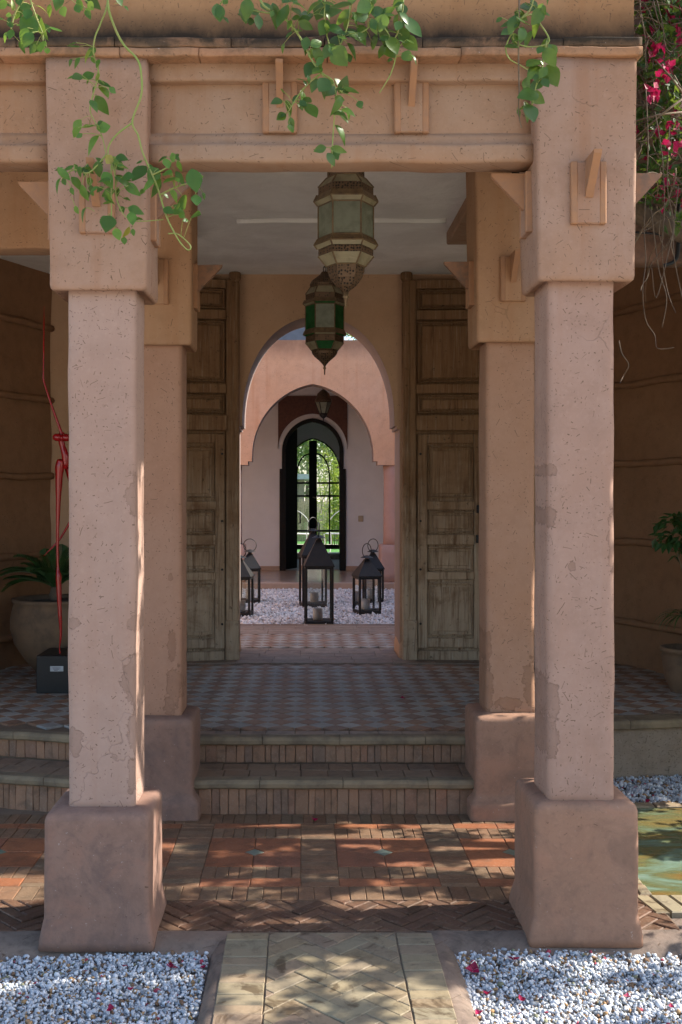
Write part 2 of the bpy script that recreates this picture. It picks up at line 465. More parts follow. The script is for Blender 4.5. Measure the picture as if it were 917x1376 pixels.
def frosted(name, c, trans=.45):
    """cast glass with a pressed pattern"""
    m, nt, b, out = newmat(name)
    pos = nd(nt, 'NewGeometry').outputs['Position']; sp = nd(nt, 'SeparateXYZ', {0: pos}).outputs
    a1 = math_(nt, 'SINE', math_(nt, 'MULTIPLY', math_(nt, 'ADD', sp[0], sp[2]), 420.0))
    a2 = math_(nt, 'SINE', math_(nt, 'MULTIPLY', math_(nt, 'SUBTRACT', sp[0], sp[2]), 420.0))
    h = math_(nt, 'MULTIPLY', a1, a2)
    n = noi(nt, pos, 18, 4)
    cc = mix(nt, smooth(nt, n, .4, .7), c, [x*.72 for x in c])
    nt.links.new(cc, b.inputs['Base Color']); b.inputs['Roughness'].default_value = .25
    bp = nd(nt, 'Bump', {'Height': h, 'Strength': .35, 'Distance': .002})
    nt.links.new(bp.outputs[0], b.inputs['Normal'])
    t = nd(nt, 'BsdfTranslucent', {0: cc})
    ms = nd(nt, 'MixShader', {0: trans, 1: b.outputs[0], 2: t.outputs[0]})
    nt.links.new(ms.outputs[0], out.inputs[0]); return m

def pierced(name, c):
    """chased brass with small dark piercings"""
    m, nt, b, out = newmat(name)
    pos = nd(nt, 'NewGeometry').outputs['Position']
    vo = nd(nt, 'TexVoronoi', {'Vector': pos, 'Scale': 75.0, 'Randomness': .45})
    k = smooth(nt, vo.outputs['Distance'], .28, .42)
    n = noi(nt, pos, 30, 4)
    cc = mix(nt, k, (.012, .009, .006), mix(nt, n, c, [x*.5 for x in c]))
    nt.links.new(cc, b.inputs['Base Color']); b.inputs['Roughness'].default_value = .55
    b.inputs['Metallic'].default_value = .45
    nt.links.new(nd(nt, 'Bump', {'Height': k, 'Strength': .8, 'Distance': .003}).outputs[0], b.inputs['Normal'])
    return m

OCH = (.40, .225, .130); OCH2 = (.43, .27, .175)
PNK = (0.341, 0.223, 0.174); PNK2 = (0.370, 0.254, 0.206)
M = {}
M['beam'] = plaster('plaster_beam', (0.317, 0.180, 0.105), (0.328, 0.214, 0.146), fleck=.42, streak=.5)
M['upper'] = plaster('plaster_upper', (0.289, 0.153, 0.072), (0.306, 0.170, 0.085), fleck=.75, stain=(3.09, 3.24, (.03, .02, .013)), streak=.35)
M['capR'] = plaster('plaster_capital', (0.319, 0.185, 0.118), (0.336, 0.216, 0.159), fleck=.55, streak=.45)
M['capB'] = plaster('plaster_capital_back', (0.356, 0.204, 0.113), (0.373, 0.221, 0.134), fleck=.3, streak=.3)
def blobs_px(lst, Y): return [(gx(px, Y), gz(py, Y), rx*Y/F, rz*Y/F) for px, py, rx, rz in lst]
M['shL'] = plaster('plaster_shaft_left', PNK, PNK2, fleck=.62, streak=.18, mott=.35, blobs=blobs_px([(182, 668, 13, 26), (180, 838, 9, 12), (183, 915, 18, 34), (184, 985, 10, 32), (101, 995, 10, 20), (100, 838, 7, 8), (178, 1040, 6, 24)], 3.755))
M['shR'] = plaster('plaster_shaft_right', (0.330, 0.205, 0.154), (0.359, 0.236, 0.187), fleck=.55, streak=.3, mott=.45, blobs=blobs_px([(740, 632, 10, 8), (739, 693, 8, 12), (824, 725, 8, 45), (741, 940, 10, 30), (768, 762, 5, 7), (740, 990, 9, 30)], 3.755))
M['shBL'] = plaster('plaster_shaft_back_left', (0.349, 0.193, 0.127), (0.367, 0.214, 0.147), fleck=.4, mott=.4, blobs=blobs_px([(232, 868, 6, 22), (234, 925, 10, 28), (229, 950, 8, 14), (230, 776, 3, 6)], 5.19))
M['shBR'] = plaster('plaster_shaft_back_right', (0.349, 0.195, 0.122), (0.367, 0.218, 0.147), fleck=.4, mott=.4, blobs=blobs_px([(655, 870, 5, 20), (655, 925, 7, 36), (683, 945, 18, 8), (711, 920, 9, 30)], 5.19))
M['base'] = plaster('plaster_plinth', (0.295, 0.166, 0.111), (0.323, 0.190, 0.132), fleck=.05, mott=.6, damp=(0.220, 0.131, 0.092))
M['baseL'] = plaster('plaster_plinth_weathered', (0.228, 0.135, 0.101), (0.257, 0.157, 0.120), fleck=.05, mott=.65, damp=(0.160, 0.105, 0.088))
M['tile'] = simple('terracotta_fin', (.33, .17, .088), .85, c2=(.285, .155, .09), sc=30, bump=.4)
M['finold'] = simple('weathered_fin', (.28, .15, .09), .9, c2=(.17, .115, .085), sc=28, bump=.5)
M['arch'] = plaster('plaster_arch', (0.446, 0.278, 0.171), (0.475, 0.309, 0.201), fleck=.06, mott=.3)
M['side'] = plaster('earth_wall', (0.237, 0.124, 0.065), (0.260, 0.141, 0.076), fleck=.1, mott=.6, bump=.7)
M['pinkw'] = plaster('plaster_courtyard', (.60, .345, .21), (.62, .375, .245), fleck=.15, mott=.5, streak=.5, stain=(3.60, 3.30, (.30, .17, .11)))
M['soffit_shade'] = plaster('plaster_soffit_shade', (.24, .19, .17), (.27, .215, .195), fleck=.0, mott=.3)  # duller grey puts the shade of the arch undersides into the colour
M['wing'] = plaster('plaster_wing_shaded', (.17, .10, .072), (.20, .12, .088), fleck=.1, mott=.7, damp=(.09, .06, .045))  # dark brown stands in for shade under the bougainvillea
M['pinkshade'] = plaster('plaster_mauve', (.40, .25, .21), (.42, .28, .24), fleck=.0, mott=.3)
M['white'] = simple('whitewash', (.72, .74, .77), .9, c2=(.67, .69, .72), sc=3, bump=.15)
M['ceil'] = simple('ceiling_paint', (.84, .83, .81), .95, c2=(.70, .685, .66), sc=2.2, bump=.6, dist=.03)
M['grout'] = plaster('mortar', (0.160, 0.112, 0.077), (0.200, 0.143, 0.101), fleck=0, bump=.7, mott=.6)
M['groutp'] = plaster('path_mortar', (.235, .185, .135), (.27, .215, .16), fleck=0, bump=.7, mott=.6)
M['curb'] = plaster('mortar_kerb', (0.186, 0.136, 0.108), (0.211, 0.160, 0.127), fleck=.25, bump=.8, mott=.7, damp=(0.093, 0.072, 0.059))
M['rough'] = plaster('roughcast', (.26, .20, .15), (.29, .23, .175), fleck=.9, bump=1.0, mott=.7, fcol=(.05, .038, .028))
BR = [(0, (0.148, 0.076, 0.043)), (.25, (0.178, 0.106, 0.061)), (.5, (0.207, 0.112, 0.064)), (.75, (0.163, 0.112, 0.070)), (1, (0.222, 0.132, 0.078))]
M['brick'] = brick('brick_brown', BR, .72, .45, gloss_var=.3)
M['brickh'] = brick('brick_herringbone', [(0, (0.106, 0.054, 0.032)), (.5, (0.139, 0.069, 0.041)), (1, (0.158, 0.090, 0.054))], .65, .5, gloss_var=.3, stain=.6)
M['brickp'] = brick('brick_path', [(0, (.25, .185, .115)), (.2, (.29, .235, .145)), (.4, (.26, .215, .14)), (.6, (.30, .215, .14)), (.8, (.27, .235, .155)), (1, (.24, .17, .12))], .62, .4, gloss_var=.3, stain=.7)
M['riser'] = brick('brick_riser', [(0, (0.291, 0.174, 0.112)), (.3, (0.241, 0.133, 0.080)), (.55, (0.319, 0.174, 0.105)), (.8, (0.194, 0.126, 0.090)), (1, (0.301, 0.149, 0.090))], .8, .5)
M['tread'] = brick('brick_tread', [(0, (0.213, 0.144, 0.098)), (.5, (0.263, 0.181, 0.122)), (1, (0.237, 0.150, 0.098))], .75, .35)
M['orange'] = brick('terracotta_tile', [(0, (.245, .088, .040)), (.5, (.28, .105, .048)), (1, (.225, .090, .050))], .62, .45, gloss_var=.3)
M['jade'] = brick('jade_tile', [(0, (.11, .16, .12)), (1, (.15, .18, .14))], .35, .4, .4)
M['nose'] = simple('limestone_nosing', (.245, .185, .115), .75, c2=(.135, .102, .068), sc=8, bump=.5)
M['nose2'] = M['nose']
M['fgrey'] = brick('floor_tile_grey', [(0, (0.319, 0.294, 0.263)), (.35, (0.388, 0.356, 0.312)), (.7, (0.281, 0.275, 0.256)), (1, (0.338, 0.281, 0.231))], .58, .35, .3, gloss_var=.25)
M['fterra'] = brick('floor_tile_terracotta', [(0, (0.240, 0.132, 0.083)), (.4, (0.300, 0.172, 0.108)), (.7, (0.204, 0.127, 0.088)), (1, (0.276, 0.184, 0.127))], .58, .35, .3, gloss_var=.25)
M['fborder'] = brick('floor_border', [(0, (.235, .165, .12)), (.4, (.27, .205, .16)), (.7, (.21, .15, .115)), (1, (.28, .19, .14))], .58, .4, .3, gloss_var=.25)
M['wood'] = wood('old_cedar', (.200, .112, .056), (.41, .300, .205), .45, 2.0)
M['iron'] = simple('black_iron', (.008, .008, .009), .55, .0, .35, c2=(.014, .012, .011), sc=25, bump=.15)
M['brass'] = simple('aged_brass', (.21, .145, .075), .5, .6, .5, c2=(.12, .08, .05), sc=40, bump=.3)
M['pierced'] = pierced('pierced_brass', (.17, .105, .06))
M['gclear'] = frosted('pressed_glass', (.31, .34, .26))
M['gcream'] = frosted('cream_glass', (.50, .45, .30))
M['ggreen'] = frosted('green_glass', (.03, .17, .05), .5)
M['glass'] = glass('window_glass', (.93, .96, .95))
M['blackw'] = simple('black_paint', (.006, .006, .006), .6, 0, .25, bump=.1)
M['brownp'] = simple('brown_zellige', (.125, .060, .045), .75, c2=(.085, .042, .034), sc=26, bump=.5)
M['stone'] = simple('stone_floor', (.42, .30, .22), .25, c2=(.36, .26, .20), sc=5, bump=.1)
M['candle'] = simple('candle_glass', (.36, .36, .36), .35, bump=0)
M['red'] = simple('red_lacquer', (.36, .008, .010), .16, 0, .6, c2=(.30, .006, .008), sc=3, bump=0)
M['blackbox'] = simple('black_box', (.008, .008, .009), .5, bump=.1)
M['plate'] = simple('paper_label', (.45, .47, .50), .6, bump=0)
M['pot'] = simple('pot_clay', (.17, .108, .065), .85, c2=(.10, .068, .045), sc=7, bump=.5)
M['soil'] = simple('soil', (.05, .035, .025), 1, bump=.8)
M['leafv'] = leafmat('vine_leaf', [(0, (0.032, 0.100, 0.016)), (.35, (0.044, 0.136, 0.024)), (.7, (0.076, 0.200, 0.028)), (.94, (0.136, 0.264, 0.036)), (1, (.34, .27, .05))], .42)  # leaf variety, with shaded and sunlit tones put into the spread
M['leafd'] = leafmat('vine_leaf_dark', [(0, (0.036, 0.092, 0.017)), (.5, (0.055, 0.129, 0.020)), (1, (0.087, 0.165, 0.024))], .3, .35)
M['stemg'] = simple('green_stem', (.20, .27, .06), .6, c2=(.26, .25, .08), sc=20, bump=.1)
M['stemw'] = simple('woody_stem', (.17, .12, .07), .8, c2=(.10, .07, .045), sc=20, bump=.3)
M['bark'] = simple('bark', (.13, .095, .065), .95, c2=(.08, .06, .045), sc=18, bump=.8, dist=.01)
M['bract'] = leafmat('pink_bract', [(0, (.20, .005, .032)), (.5, (.32, .008, .055)), (1, (.45, .012, .10))], .28, .6, (.6, .02, .12))
M['leafb'] = leafmat('bougainvillea_leaf', [(0, (0.024, 0.064, 0.016)), (.5, (0.036, 0.096, 0.020)), (1, (0.064, 0.136, 0.028))], .35)
M['leaft'] = leafmat('tree_leaf', [(0, (.045, .095, .03)), (.5, (.07, .13, .05)), (1, (.12, .18, .07))], .4)
M['bamboo'] = leafmat('bamboo_leaf', [(0, (.16, .25, .03)), (.5, (.26, .34, .05)), (1, (.38, .40, .08))], .5)
M['palm'] = leafmat('cycad_leaf', [(0, (.018, .065, .020)), (1, (.035, .10, .03))], .25, .35)
M['grass'] = simple('lawn', (.05, .17, .03), .9, c2=(.08, .22, .04), sc=14, bump=.8)
M['reed'] = simple('reed_fence', (.34, .28, .16), .9, c2=(.22, .18, .10), sc=22, bump=.5)
M['gravel'] = attrmat('gravel_stone')
M['earth'] = simple('pale_bounce_ground', (.52, .44, .35), .95, c2=(.44, .37, .29), sc=4, bump=.6)  # albedo raised so the unseen forecourt bounces light into the porch
M['gbed'] = simple('gravel_bed', (.30, .28, .26), .95, c2=(.22, .20, .18), sc=60, bump=.8)
M['slate'] = simple('slate_cladding', (.055, .065, .09), .6, bump=.1)
M['hose'] = simple('black_hose', (.02, .022, .025), .4, bump=0)
M['wire'] = simple('white_wire', (.6, .6, .6), .5, bump=0)
M['switch'] = simple('switch_plastic', (.42, .36, .26), .5, bump=0)
M['shed'] = simple('shed_wood', (.20, .16, .12), .9, bump=.3)
M['shedroof'] = simple('shed_roof', (.35, .38, .42), .7, bump=.1)

# pool: still, murky water over glazed tiles, sunlit dapple painted into the mottling
pm, nt, b, out = newmat('pool_water')
pos = nd(nt, 'NewGeometry').outputs['Position']
mp = nd(nt, 'Mapping', {'Vector': pos, 'Scale': (1.2, 2.6, 1)}).outputs[0]
n1 = noi(nt, mp, 2.4, 5, .6, .7)
c = ramp(nt, n1, [(.30, (.17, .085, .025)), (.42, (.16, .125, .045)), (.52, (.11, .125, .060)), (.64, (.15, .22, .165)), (.75, (.20, .24, .20))])
nt.links.new(c, b.inputs['Base Color']); b.inputs['Roughness'].default_value = .05; b.inputs['IOR'].default_value = 1.45
nt.links.new(nd(nt, 'Bump', {'Height': noi(nt, mp, 7, 4), 'Strength': .35, 'Distance': .02}).outputs[0], b.inputs['Normal'])
M['pool'] = pm

# ================================================================== SETTING
FZ = .305          # terrace floor
GZ = -.035         # gravel
CZ = 3.20          # porch ceiling
YF, YB = 3.70, 5.13

def sheet(x0, x1, y0, y1, z): return mesh('s', [(x0, y0, z), (x1, y0, z), (x1, y1, z), (x0, y1, z)], [(0, 1, 2, 3)])
struct('ground', sheet(-300, 300, -300, 500, -.13), M['earth'])

def gravel_mesh(name, spots, size, colours, probs, base):
    """spots (n,3): small irregular chips"""
    n = len(spots)
    if base == 'ico':
        t = (1+5**.5)/2
        bv = np.array([(-1,t,0),(1,t,0),(-1,-t,0),(1,-t,0),(0,-1,t),(0,1,t),(0,-1,-t),(0,1,-t),(t,0,-1),(t,0,1),(-t,0,-1),(-t,0,1)], float)
        bv /= np.linalg.norm(bv[0])
        bf = np.array([(0,11,5),(0,5,1),(0,1,7),(0,7,10),(0,10,11),(1,5,9),(5,11,4),(11,10,2),(10,7,6),(7,1,8),(3,9,4),(3,4,2),(3,2,6),(3,6,8),(3,8,9),(4,9,5),(2,4,11),(6,2,10),(8,6,7),(9,8,1)])
    else:
        bv = np.array([(1,0,0),(-1,0,0),(0,1,0),(0,-1,0),(0,0,1),(0,0,-1)], float)
        bf = np.array([(0,2,4),(2,1,4),(1,3,4),(3,0,4),(2,0,5),(1,2,5),(3,1,5),(0,3,5)])
    rs = np.random.RandomState(11)
    sc = rs.uniform(.45, 1.3, (n, 1, 3))*size*rs.lognormal(0, .24, (n, 1, 1)); 
    V = bv[None]*(1+rs.uniform(-.38, .30, (n, len(bv), 1)))*sc
    q = rs.normal(size=(n, 4)); q /= np.linalg.norm(q, axis=1)[:, None]
    w, x, y, z = q.T
    Rm = np.stack([1-2*(y*y+z*z), 2*(x*y-w*z), 2*(x*z+w*y), 2*(x*y+w*z), 1-2*(x*x+z*z), 2*(y*z-w*x), 2*(x*z-w*y), 2*(y*z+w*x), 1-2*(x*x+y*y)], 1).reshape(n, 3, 3)
    V = np.einsum('nij,nkj->nki', Rm, V) + spots[:, None, :]
    Fc = bf[None] + (np.arange(n)*len(bv))[:, None, None]
    m = bpy.data.meshes.new(name)
    V = V.reshape(-1, 3); Fc = Fc.reshape(-1, 3)
    m.vertices.add(len(V)); m.vertices.foreach_set('co', V.ravel())
    m.loops.add(Fc.size); m.loops.foreach_set('vertex_index', Fc.ravel())
    m.polygons.add(len(Fc)); m.polygons.foreach_set('loop_start', np.arange(len(Fc))*3); m.polygons.foreach_set('loop_total', np.full(len(Fc), 3))
    a = m.color_attributes.new('Col', 'FLOAT_COLOR', 'POINT')
    ci = rs.choice(len(colours), n, p=probs); cl = np.array(colours)[ci]*rs.uniform(.82, 1.1, (n, 1))
    cc = np.ones((len(V), 4)); cc[:, :3] = np.repeat(np.clip(cl, 0, .9), len(bv), 0)
    a.data.foreach_set('color', cc.ravel()); m.update(); m.validate()
    return m
WHITE = [(.62, .63, .65), (.48, .505, .54), (.29, .315, .345), (.34, .20, .09), (.16, .09, .05), (.40, .05, .08), (.20, .20, .12)]
WPROB = [.43, .27, .155, .06, .055, .010, .02]

# ---------- gravel beds in front of the porch
PX0, PX1 = -.267, .455       # garden path
def bed(name, x0, x1, y0, y1, size, dens, label_mat, skip=None, z=GZ, base='ico'):
    n = int((x1-x0)*(y1-y0)*dens)
    p = np.random.uniform((x0, y0, 0), (x1, y1, 1), (n, 3))
    p[:, 2] = z - .012 + p[:, 2]*.014 + .007*np.sin(p[:, 0]*5.1+1)*np.sin(p[:, 1]*6.3)
    if skip is not None: p = p[~skip(p)]
    o = ob(name, gravel_mesh(name, p, size, WHITE, WPROB, base), M['gravel']); tag(o, kind='stuff'); return o
struct('gravel_bed', sheet(-2.4, PX0-.02, 1.4, 3.74, GZ-.018), M['gbed'])
struct('gravel_bed', sheet(PX1+.02, 2.6, 1.4, 3.78, GZ-.018), M['gbed'])
tag(bed('white_gravel', -1.30, PX0-.055, 2.55, 3.70, .0064, 15000, None), 'loose white marble gravel left of the brick path', 'gravel')
tag(bed('white_gravel', PX1+.065, 1.62, 2.55, 3.80, .0064, 15000, None), 'loose white marble gravel right of the brick path', 'gravel')

# ---------- garden path
path = struct('garden_path', sheet(PX0, PX1, 1.3, 3.79, -.0065), M['groutp'])
for P in herring(PX0+.15, PX1-.13, 2.3, 3.775, .150, .066, PI/4, .02):
    r = prism(P, -.022, random.uniform(-.0018, .0015), .0028, .0006, .006, rnd=.0012)
    if r: ob('herringbone_brick', mesh('herringbone_brick', *r), M['brickp'], path)
for x0, x1 in ((PX0, PX0+.147), (PX1-.127, PX1)):
    y = 2.3
    while y < 3.76:
        h = random.uniform(.055, .085); h = min(h, 3.775-y)
        if h < .03: break
        r = prism(rect(x0, x1, y, y+h), -.022, random.uniform(-.0018, .0015), .0028, .0006, .006, rnd=.0012)
        ob('edge_brick', mesh('edge_brick', *r), M['brickp'], path); y += h
# sloping mortar kerbs beside the path
def kerb(name, pts_top, pts_bot, zt, zb, mat, n=30):
    """strip between two polylines (x,y), sloping from zt to zb"""
    v = []; f = []
    def samp(P, t):
        k = t*(len(P)-1); i = min(int(k), len(P)-2); a = k-i
        return P[i][0]+(P[i+1][0]-P[i][0])*a, P[i][1]+(P[i+1][1]-P[i][1])*a
    prof = [(0, 1.0), (.35, .93), (.75, .55), (1.0, 0.0)]
    for i in range(n+1):
        t = i/n; a = samp(pts_top, t); b_ = samp(pts_bot, t)
        for w, h in prof:
            x, y = a[0]+(b_[0]-a[0])*w, a[1]+(b_[1]-a[1])*w
            q = fnoise((x, y, 0), 9, 4)*.008
            v.append((x+q*.8*w, y+q*w, zb+(zt-zb)*h+q*.5))
    for i in range(n):
        for j in range(3): f.append((i*4+j, i*4+j+1, (i+1)*4+j+1, (i+1)*4+j))
    bm = bmesh.new(); m = mesh(name, v, f, True); bm.from_mesh(m)
    bmesh.ops.recalc_face_normals(bm, faces=bm.faces)
    if sum(fc.normal.z for fc in bm.faces) < 0: bmesh.ops.reverse_faces(bm, faces=bm.faces)
    bm.to_mesh(m); bm.free()
    return struct(name, m, mat)
kerb('kerb', [(PX0+.002, 1.4), (PX0+.002, 3.79)], [(PX0-.075, 1.4), (PX0-.055, 3.72)], -.004, -.062, M['curb'])
kerb('kerb', [(PX1-.002, 1.4), (PX1-.002, 3.79)], [(PX1+.105, 1.4), (PX1+.085, 3.72)], -.004, -.062, M['curb'])
kerb('kerb', [(-2.6, 3.79), (PX0+.02, 3.788)], [(-2.6, 3.63), (PX0-.03, 3.64)], .0005, -.062, M['curb'], 50)
kerb('kerb', [(PX1-.02, 3.788), (1.3, 3.80), (2.8, 3.93)], [(PX1+.03, 3.64), (1.3, 3.66), (2.8, 3.78)], .001, -.062, M['curb'], 50)

struct('mortar_bed', sheet(-3.2, 3.4, 3.60, 5.9, -.058), M['curb'])
struct('mortar_bed', sheet(PX0-.06, PX1+.07, 1.3, 3.60, -.0585), M['curb'])
# ---------- brick paving of the forecourt
pav = struct('brick_paving', sheet(-3.2, 1.345, 3.77, 5.5, -.0055), M['grout'])
LIM = -1.38
outer = MB()
def lay(name, P, mat, hi=.0012, bev=.0026, gap=.0009, rnd=.0012):
    r = prism(P, -.016, random.uniform(-.0015, hi), bev, gap, .006, rnd=rnd)
    if r is None: return
    cx = sum(p[0] for p in P)/len(P)
    if cx < LIM and mat is M['brick']: outer.add(*r); return
    ob(name, mesh(name, *r), mat, pav)
PER, BW = .555, .402
blocks = [(-.41+PER*i, -.41+PER*i+BW) for i in range(-3, 4)]
XR = 1.34
def soldiers(x0, x1, y0, y1, w, name='soldier_brick'):
    x = x0
    while x < x1-.01:
        ww = w*random.uniform(.85, 1.15)
        if x1-x-ww < w*.5: ww = x1-x
        lay(name, rect(x, min(x+ww, x1), y0, y1), M['brick']); x += ww
soldiers(-1.95, XR, 5.02, 5.165, .052)
soldiers(-1.95, XR, 4.08, 4.219, .066)
for (a, b_) in blocks:
    b_ = min(b_, XR); md = a + BW/2
    for y0, y1 in ((4.949, 5.02), (4.219, 4.309)):
        for xx0, xx1 in ((a, md), (md, b_)):
            xx1 = min(xx1, XR)
            if xx1-xx0 > .03: lay('strip_tile', rect(xx0, xx1, y0, y1), M['orange'])
    soldiers(a, b_, 4.81, 4.949, .051); soldiers(a, b_, 4.309, 4.442, .051)
    k = .044; yc = 4.626
    for sx in (-1, 1):
        for sy in (-1, 1):
            P = [(md, yc+sy*.184), (md, yc+sy*k), (md+sx*k, yc), (md+sx*BW/2, yc), (md+sx*BW/2, yc+sy*.184)]
            P = clip(P if sx*sy > 0 else P[::-1], -9, XR, 0, 9)
            if len(P) >= 3 and area(P) > .002: lay('square_tile', P, M['orange'], rnd=.0006, gap=.0016)
    if md+k < XR: lay('diamond_tile', [(md-k, yc), (md, yc-k), (md+k, yc), (md, yc+k)], M['jade'], rnd=.0005)
    # column of headers to the right of the block
    x0, x1 = a+BW, a+PER
    if x1 <= XR+.01:
        y = 4.219
        while y < 5.015:
            h = random.uniform(.040, .052); h = min(h, 5.02-y)
            if h > .015: lay('header_brick', rect(x0, x1, y, y+h), M['brick'])
            y += h
for P in herring(-1.42, XR, 3.79, 4.08, .142, .049, 0.0+PI/4, .03):
    r = prism(P, -.016, random.uniform(-.002, .003), .004, .002, .01, rnd=.0012)
    if r: ob('herringbone_brick', mesh('herringbone_brick', *r), M['brickh'], pav)
far = MB()
for P in herring(-3.0, -1.42, 3.79, 4.08, .142, .049, PI/4, .03):
    r = prism(P, -.016, random.uniform(-.002, .003), .004, .002, .01)
    if r: far.add(*r)
o = far.build('outer_herringbone', M['brickh'], pav, fix=False); tag(o, kind='stuff')
o = outer.build('outer_brickwork', M['brick'], pav, fix=False); tag(o, kind='stuff')
# under the step, at the foot of the terrace
# ---------- pool on the right with brick rim, gravel behind it
struct('pool_water', sheet(1.35, 3.4, 4.125, 5.285, -.006), M['pool'])
rim = struct('pool_rim', sheet(1.2, 3.4, 3.785, 5.40, -.02), M['curb'])
x = 1.30
while x < 3.3:
    w = random.uniform(.060, .075)
    if x+w < 2.6:
        r = prism([(x, 3.945+(x-1.3)*.05), (x+w, 3.945+(x+w-1.3)*.05), (x+w-.03, 4.125), (x-.03, 4.125)], -.02, random.uniform(0, .005), .005, .003, .01, rnd=.002)
        ob('rim_brick', mesh('rim_brick', *r), M['brickp'], rim)
    x += w
x = 1.30
while x < 2.7:
    w = random.uniform(.13, .16)
    r = prism(rect(x, x+w, 5.285, 5.36), -.02, random.uniform(0, .005), .005, .003, .01, rnd=.002)
    ob('rim_brick', mesh('rim_brick', *r), M['brickp'], rim); x += w
y = 4.13
while y < 5.28:
    w = random.uniform(.05, .07)
    r = prism(rect(1.30, 1.352, y, min(y+w, 5.285)), -.02, random.uniform(0, .005), .005, .003, .01, rnd=.002)
    if r: ob('rim_brick', mesh('rim_brick', *r), M['brickp'], rim)
    y += w
tag(bed('white_gravel', 1.25, 2.9, 5.37, 6.02, .0095, 5200, None, z=-.012), 'loose white gravel between pool and terrace wall', 'gravel')

# ---------- terrace: floor slab, steps
FX = [(-1.0, 5.49)]
terr = struct('terrace_floor', mesh('t', [(-3.2, 5.98, FZ-.012), (-1.75, 5.66, FZ-.012), (-1.02, 5.48, FZ-.012), (1.06, 5.48, FZ-.012), (1.06, 5.74, FZ-.012), (3.4, 6.05, FZ-.012), (3.4, 8.6, FZ-.012), (2.3, 10.25, FZ-.012), (-2.0, 10.25, FZ-.012), (-3.2, 8.6, FZ-.012)], [tuple(range(10))]), M['grout'])
D = .146; hd = D/2
cand = []
def front_y(x):
    if x < -1.02: return 5.48+(-1.02-x)*.245
    if x < 1.06: return 5.48
    return 5.74+(x-1.06)*.13
for j in range(0, 60):
    for i in range(-40, 50):
        if (i+j) % 2: continue
        cx, cy = .03+i*hd, 5.675+j*hd
        if not (-2.25 < cx < 2.6): continue
        fy = front_y(cx)
        top = 7.83 if -1.9 < cx < 2.3 else 7.83
        if cy < fy+.18: continue
        if cy > 9.43: continue
        if 7.83-.04 < cy < 8.62: continue
        if cy > 8.6 and not (-.95 < cx < 1.25): continue
        if cy < 7.9 and (cx < -2.15-(7.5-cy)*.3 or cx > 2.45+(7.5-cy)*.3): continue
        P = [(cx-hd, cy), (cx, cy-hd), (cx+hd, cy), (cx, cy+hd)]
        sc = VX+F*cx/cy
        vis = (1 if -20 < sc < 937 else 0)
        hid = (62 < sc < 262) or (632 < sc < 862)
        cand.append((-(vis*2-hid)*1000+cy, P, j % 2))
cand.sort(key=lambda c: c[0])
cnt = [0, 0]; farb = [MB(), MB()]
for _, P, cl in cand:
    r = prism(P, FZ-.012, FZ+random.uniform(-.0012, .0012), .003, .0012, .006)
    if cnt[cl] < 190:
        cnt[cl] += 1
        ob(('terracotta_lozenge_tile', 'grey_lozenge_tile')[cl], mesh('lozenge_tile', *r), M[('fterra', 'fgrey')[cl]], terr)
    else: farb[cl].add(*r)
tag(farb[0].build('far_terracotta_tiles', M['fterra'], terr, fix=False), kind='stuff')
tag(farb[1].build('far_grey_tiles', M['fgrey'], terr, fix=False), kind='stuff')
# border courses
x = -1.0
while x < 1.06:
    w = random.uniform(.12, .16); x1 = min(x+w, 1.06)
    r = prism(rect(x, x1, 5.525, 5.60), FZ-.012, FZ+random.uniform(-.001, .001), .003, .001)
    ob('border_brick', mesh('border_brick', *r), M['fborder'], terr); x += w
for yy0, yy1 in ((7.83, 7.98), (7.98, 8.13), (8.13, 8.29), (8.29, 8.44), (8.44, 8.58)):
    x = -.56 if yy0 > 8.0 else -1.9
    xe = .80 if yy0 > 8.0 else 2.2
    x -= random.uniform(0, .05)
    while x < xe:
        w = random.uniform(.26, .32)
        r = prism(rect(x, min(x+w, xe+.05), yy0, yy1), FZ-.012, FZ+random.uniform(-.001, .001), .003, .001)
        ob('threshold_tile', mesh('threshold_tile', *r), M['fborder'], terr); x += w
for yy0, yy1 in ((9.45, 9.6), (9.6, 9.75), (9.75, 9.9), (9.9, 10.05)):
    x = -1.2
    while x < 1.6:
        w = random.uniform(.26, .32)
        r = prism(rect(x, x+w, yy0, yy1), FZ-.012, FZ+random.uniform(-.001, .001), .003, .001)
        ob('threshold_tile', mesh('threshold_tile', *r), M['fborder'], terr); x += w

def nosing(x0, x1, yf, z, th, parent, mapf=None, name='nosing', deep=.075):
    x = x0
    while x < x1-.01:
        w = random.uniform(.30, .46)
        if x1-x-w < .15: w = x1-x
        prof = [(deep, 0), (0.012, 0), (.003, -.007), (0, -.018), (.002, -th+.008), (.010, -th), (deep, -th)]
        prof = [(a, q) for a, q in prof]
        nx = 8; v = []; f = []; n = len(prof)
        for i in range(nx+1):
            xx = x+.0015+(w-.003)*i/nx
            for a, q in prof:
                p = [xx, yf+a, z+q]
                p[1] += fnoise(p, 9, 2)*.006; p[2] += fnoise(p, 7, 5)*.003
                v.append(mapf(*p) if mapf else p)
        for i in range(nx):
            for k in range(n):
                k2 = (k+1) % n; f.append((i*n+k, i*n+k2, (i+1)*n+k2, (i+1)*n+k))
        f.append(tuple(range(n))); f.append(tuple(nx*n+k for k in range(n)))
        MB().add(v, f).build(name, M['nose'], parent)
        x += w
def riser(x0, x1, y, z0, z1, parent, mapf=None):
    x = x0
    while x < x1-.005:
        w = random.choice((random.uniform(.028, .042), random.uniform(.04, .066)))
        if x1-x-w < .03: w = x1-x
        def mp(u, v, wv, y=y):
            p = (u, y-wv, v); return mapf(*p) if mapf else p
        r = prism(rect(x, x+w, z0+.002, z1), -.02, random.uniform(.003, .007), .003, .0010, .04, mapf=mp, rnd=.0012)
        MB().add(*r).build('riser_brick', M['riser'], parent); x += w
